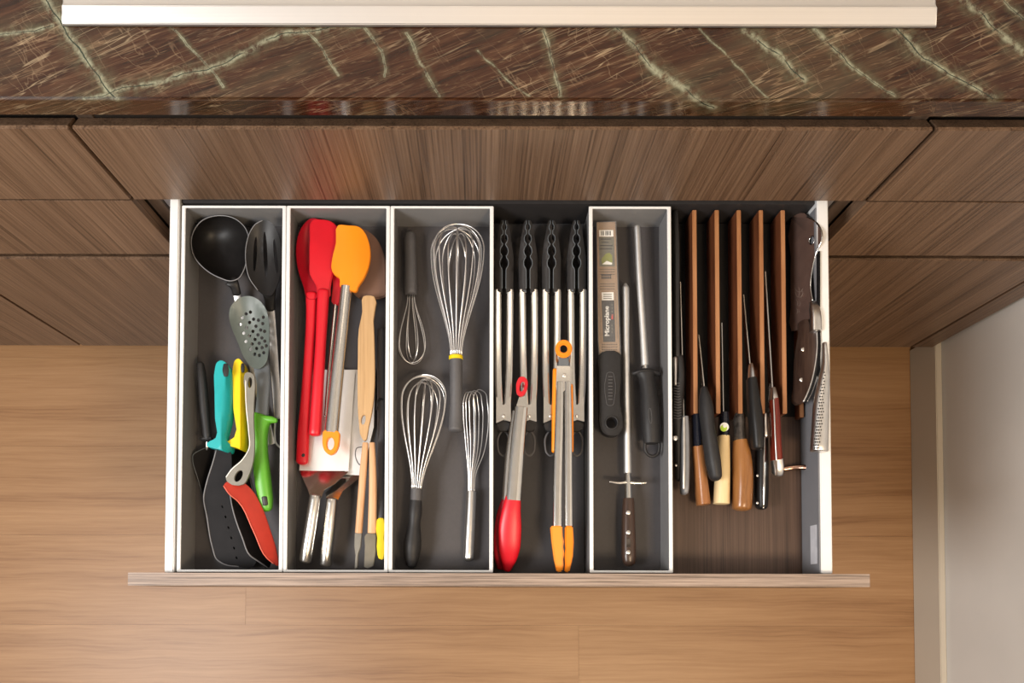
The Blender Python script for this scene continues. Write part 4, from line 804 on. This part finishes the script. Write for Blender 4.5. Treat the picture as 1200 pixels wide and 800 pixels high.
loft('handle', [(893, 512, .662, 6.2, .010), (892.4, 545, .662, 7.0, .011), (892.3, 575, .661, 7.3, .011), (892.3, 593, .659, 6.3, .010)], M['nylon'], t, power=2.6, r0=.2, r1=.7, n=18)
loft('tang', [(896.2, 511, .6715, 1.6, .0015), (895.4, 545, .6725, 1.6, .0015), (895.3, 575, .6718, 1.6, .0015), (894.5, 595, .667, 1.2, .0012)], M['steel'], t, label='bright steel tang')
for y in (557, 589): disc('rivet', 887.8, y, .6705, .0016, .001, M['steel_soft'], t)
t = knife('knife with glossy red brown handle and steel end cap', px=906, py=460)
vblade('blade', (897, 318), (905.5, 458), (.672, .680), .658, .664, .0014, M['blade'], t)
loft('bolster', [(905.2, 455, .680, 2.6, .007), (906.3, 469, .680, 4.6, .010)], M['steel_soft'], t, power=3, sub=1, r0=.4, r1=.1, label='steel bolster')
loft('handle', [(906.7, 468, .680, 4.8, .010), (908, 490, .680, 5.2, .011), (909, 515, .679, 5.4, .011), (910, 539, .677, 5.9, .011)], M['redwood'], t, power=2.5, r0=.1, r1=.1, n=18)
loft('spine', [(906.5, 468, .6902, .9, .0008), (907.6, 490, .6912, .9, .0008), (908.6, 515, .6902, .9, .0008), (910, 539, .688, .9, .0008)], M['steel_soft'], t, label='steel spine')
loft('end_cap', [(910.3, 538, .677, 6.0, .011), (911.3, 548, .675, 5.8, .011), (910.8, 554, .672, 5.6, .010)], M['steel_soft'], t, power=2.8, r0=.1, r1=.5, label='steel end cap')
o = loft('metal_bar', [(917, 549.5, .6395, 2.6, .0025), (930, 547.6, .642, 2.8, .0025), (940, 547.3, .646, 3.0, .0028), (946.5, 547.5, .650, 3.0, .0028)], M['copper'], None, power=2.6)
tag(o, 'small copper brown metal bar lying across the bare base board', 'bar')
# cleaver
t = T('cleaver', 'broad cleaver with dark reflective blade, hanging hole and riveted dark handle', 'cleaver', 942, 390, None, .636)
def zc_(x, y): return .652+.00135*(x-928)
sheet('blade', [(927.5, 256), (933, 251), (943, 249.5), (947, 254), (954, 258), (960, 265), (963.3, 275), (962, 284), (957, 295), (952.5, 312), (950.3, 326), (950, 338), (952.5, 353), (951, 372), (944, 377), (939, 384), (928, 388), (927, 360), (927, 300)], zc_, .0016, M['cleaver'], t, holes=[ell(951.5, 281.5, 2.8, 5.2, .25, 14)], sub=2, bevel=.0003, label='dark reflective blade')
tube_px('spine', [(x, y, zc_(x, y)+.0006) for x, y in [(946, 254), (954, 258), (960, 265), (963.3, 275), (962, 284), (957, 295), (952.5, 312), (950.3, 326), (950, 338), (952.5, 353)]], .0012, M['steel'], t, n=8, label='bright curved spine')
tube_px('hole_rim', [(p[0], p[1], zc_(*p)+.0003) for p in ell(951.5, 281.5, 3, 5.3, .25, 12)], .0005, M['steel'], t, closed=True, sub=2, n=5)
for pts in ([(931,337),(934,341),(938,342),(941,338)], [(932,342),(934,347),(939,348),(941,343)], [(936,336),(937,341),(936,347)], [(933,351),(935,354),(934,358)], [(936,352),(938,355),(936,359)], [(933,361),(935,364),(933,368)], [(936,362),(937,366)], [(939,339),(941,344),(938,348)]):
    tube_px('etched_mark', [(x, y, zc_(x, y)+.0001) for x, y in pts], .0003, M['etch'], t, n=4, sub=3)
loft('bolster', [(952.5, 355, zc_(952, 355)+.003, 4.0, .004), (954.5, 362, .692, 5.4, .006), (956.0, 388, .694, 6.0, .007)], M['steel_soft'], t, n=24, power=4.5, r0=.5, r1=.1, label='steel bolster')
def zh_(x, y): return .692-.0011*max(0, 955-x-(y-390)*.05)
sheet('handle', [(938, 376), (947, 374), (952, 388), (957, 388), (957, 405), (955, 425), (951, 445), (945, 462), (941, 472), (935, 473), (930.5, 469), (932, 455), (933, 440), (933.5, 420), (936.5, 400), (938.5, 388)], zh_, .010, M['pakka'], t, sub=2, grid=6, bevel=.0016, label='dark wooden handle')
for nm, off, mt, wd in (('tang', 1.2, 'steel_soft', .0012), ('handle_back', 3.6, 'nylon', .0020), ('tang', 5.4, 'steel', .0013)):
    tube_px(nm, [(956+off, 388, .694), (956.5+off, 405, .694), (954.5+off, 425, .693), (950.5+off, 445, .691), (944.5+off, 462, .689), (940+off, 471, .687)], wd, M[mt], t, n=8)
for x, y in ((941.5, 409), (939.5, 444.5)): disc('rivet', x, y, zh_(x, y)+.0006, .0026, .0012, M['steel_soft'], t, label='steel rivet')
# dimpled steel knife
t = knife('all steel knife with dimpled handle lying on the right drawer rail', px=960, py=500)
vblade('blade', (960.3, 294), (960.3, 440), (.697, .697), .664, .664, .002, M['nylon_blade'], t, lean=-.12, tip=False)
disc('blade_rivet', 960.2, 303, .690, .0026, .001, M['steel_soft'], t)
steel_h = [(966, 402, .704, 2.0, .004), (967, 425, .704, 3.6, .006), (965.3, 445, .7045, 6.2, .008), (962.5, 470, .7045, 8.6, .009), (961, 500, .7045, 9.3, .009), (959.8, 528, .7045, 9.9, .009)]
loft('handle', steel_h, M['steel_soft'], t, power=2.5, r0=.6, r1=.25, n=20)
dm = []
for r in range(26):
    y = 436+r*3.55
    for c in range(4):
        u = (y-436)/92; xl = 962.5-u*11.5+(1.6 if u < .15 else 0); x = xl+2.0+c*2.5+(1.25 if r % 2 else 0)
        if x < xl+min(9.5, 3.5+u*22): dm.append((x, y, c))
SH = cr(steel_h, 8)
for x, y, c in dm:
    q_ = min(SH, key=lambda p: abs(p[1]-y)); e = min(.97, abs(x-q_[0])/q_[3])
    disc('dimple', x, y, q_[2]+q_[4]*(1-e**2.5)**.4+.0002, .00095, .0006, M['black_print'], t, n=8, dome=.1)
# ------------------------------------------------------------------ end
bpy.data.objects.remove(bpy.data.objects.get('dummy')) if bpy.data.objects.get('dummy') else None
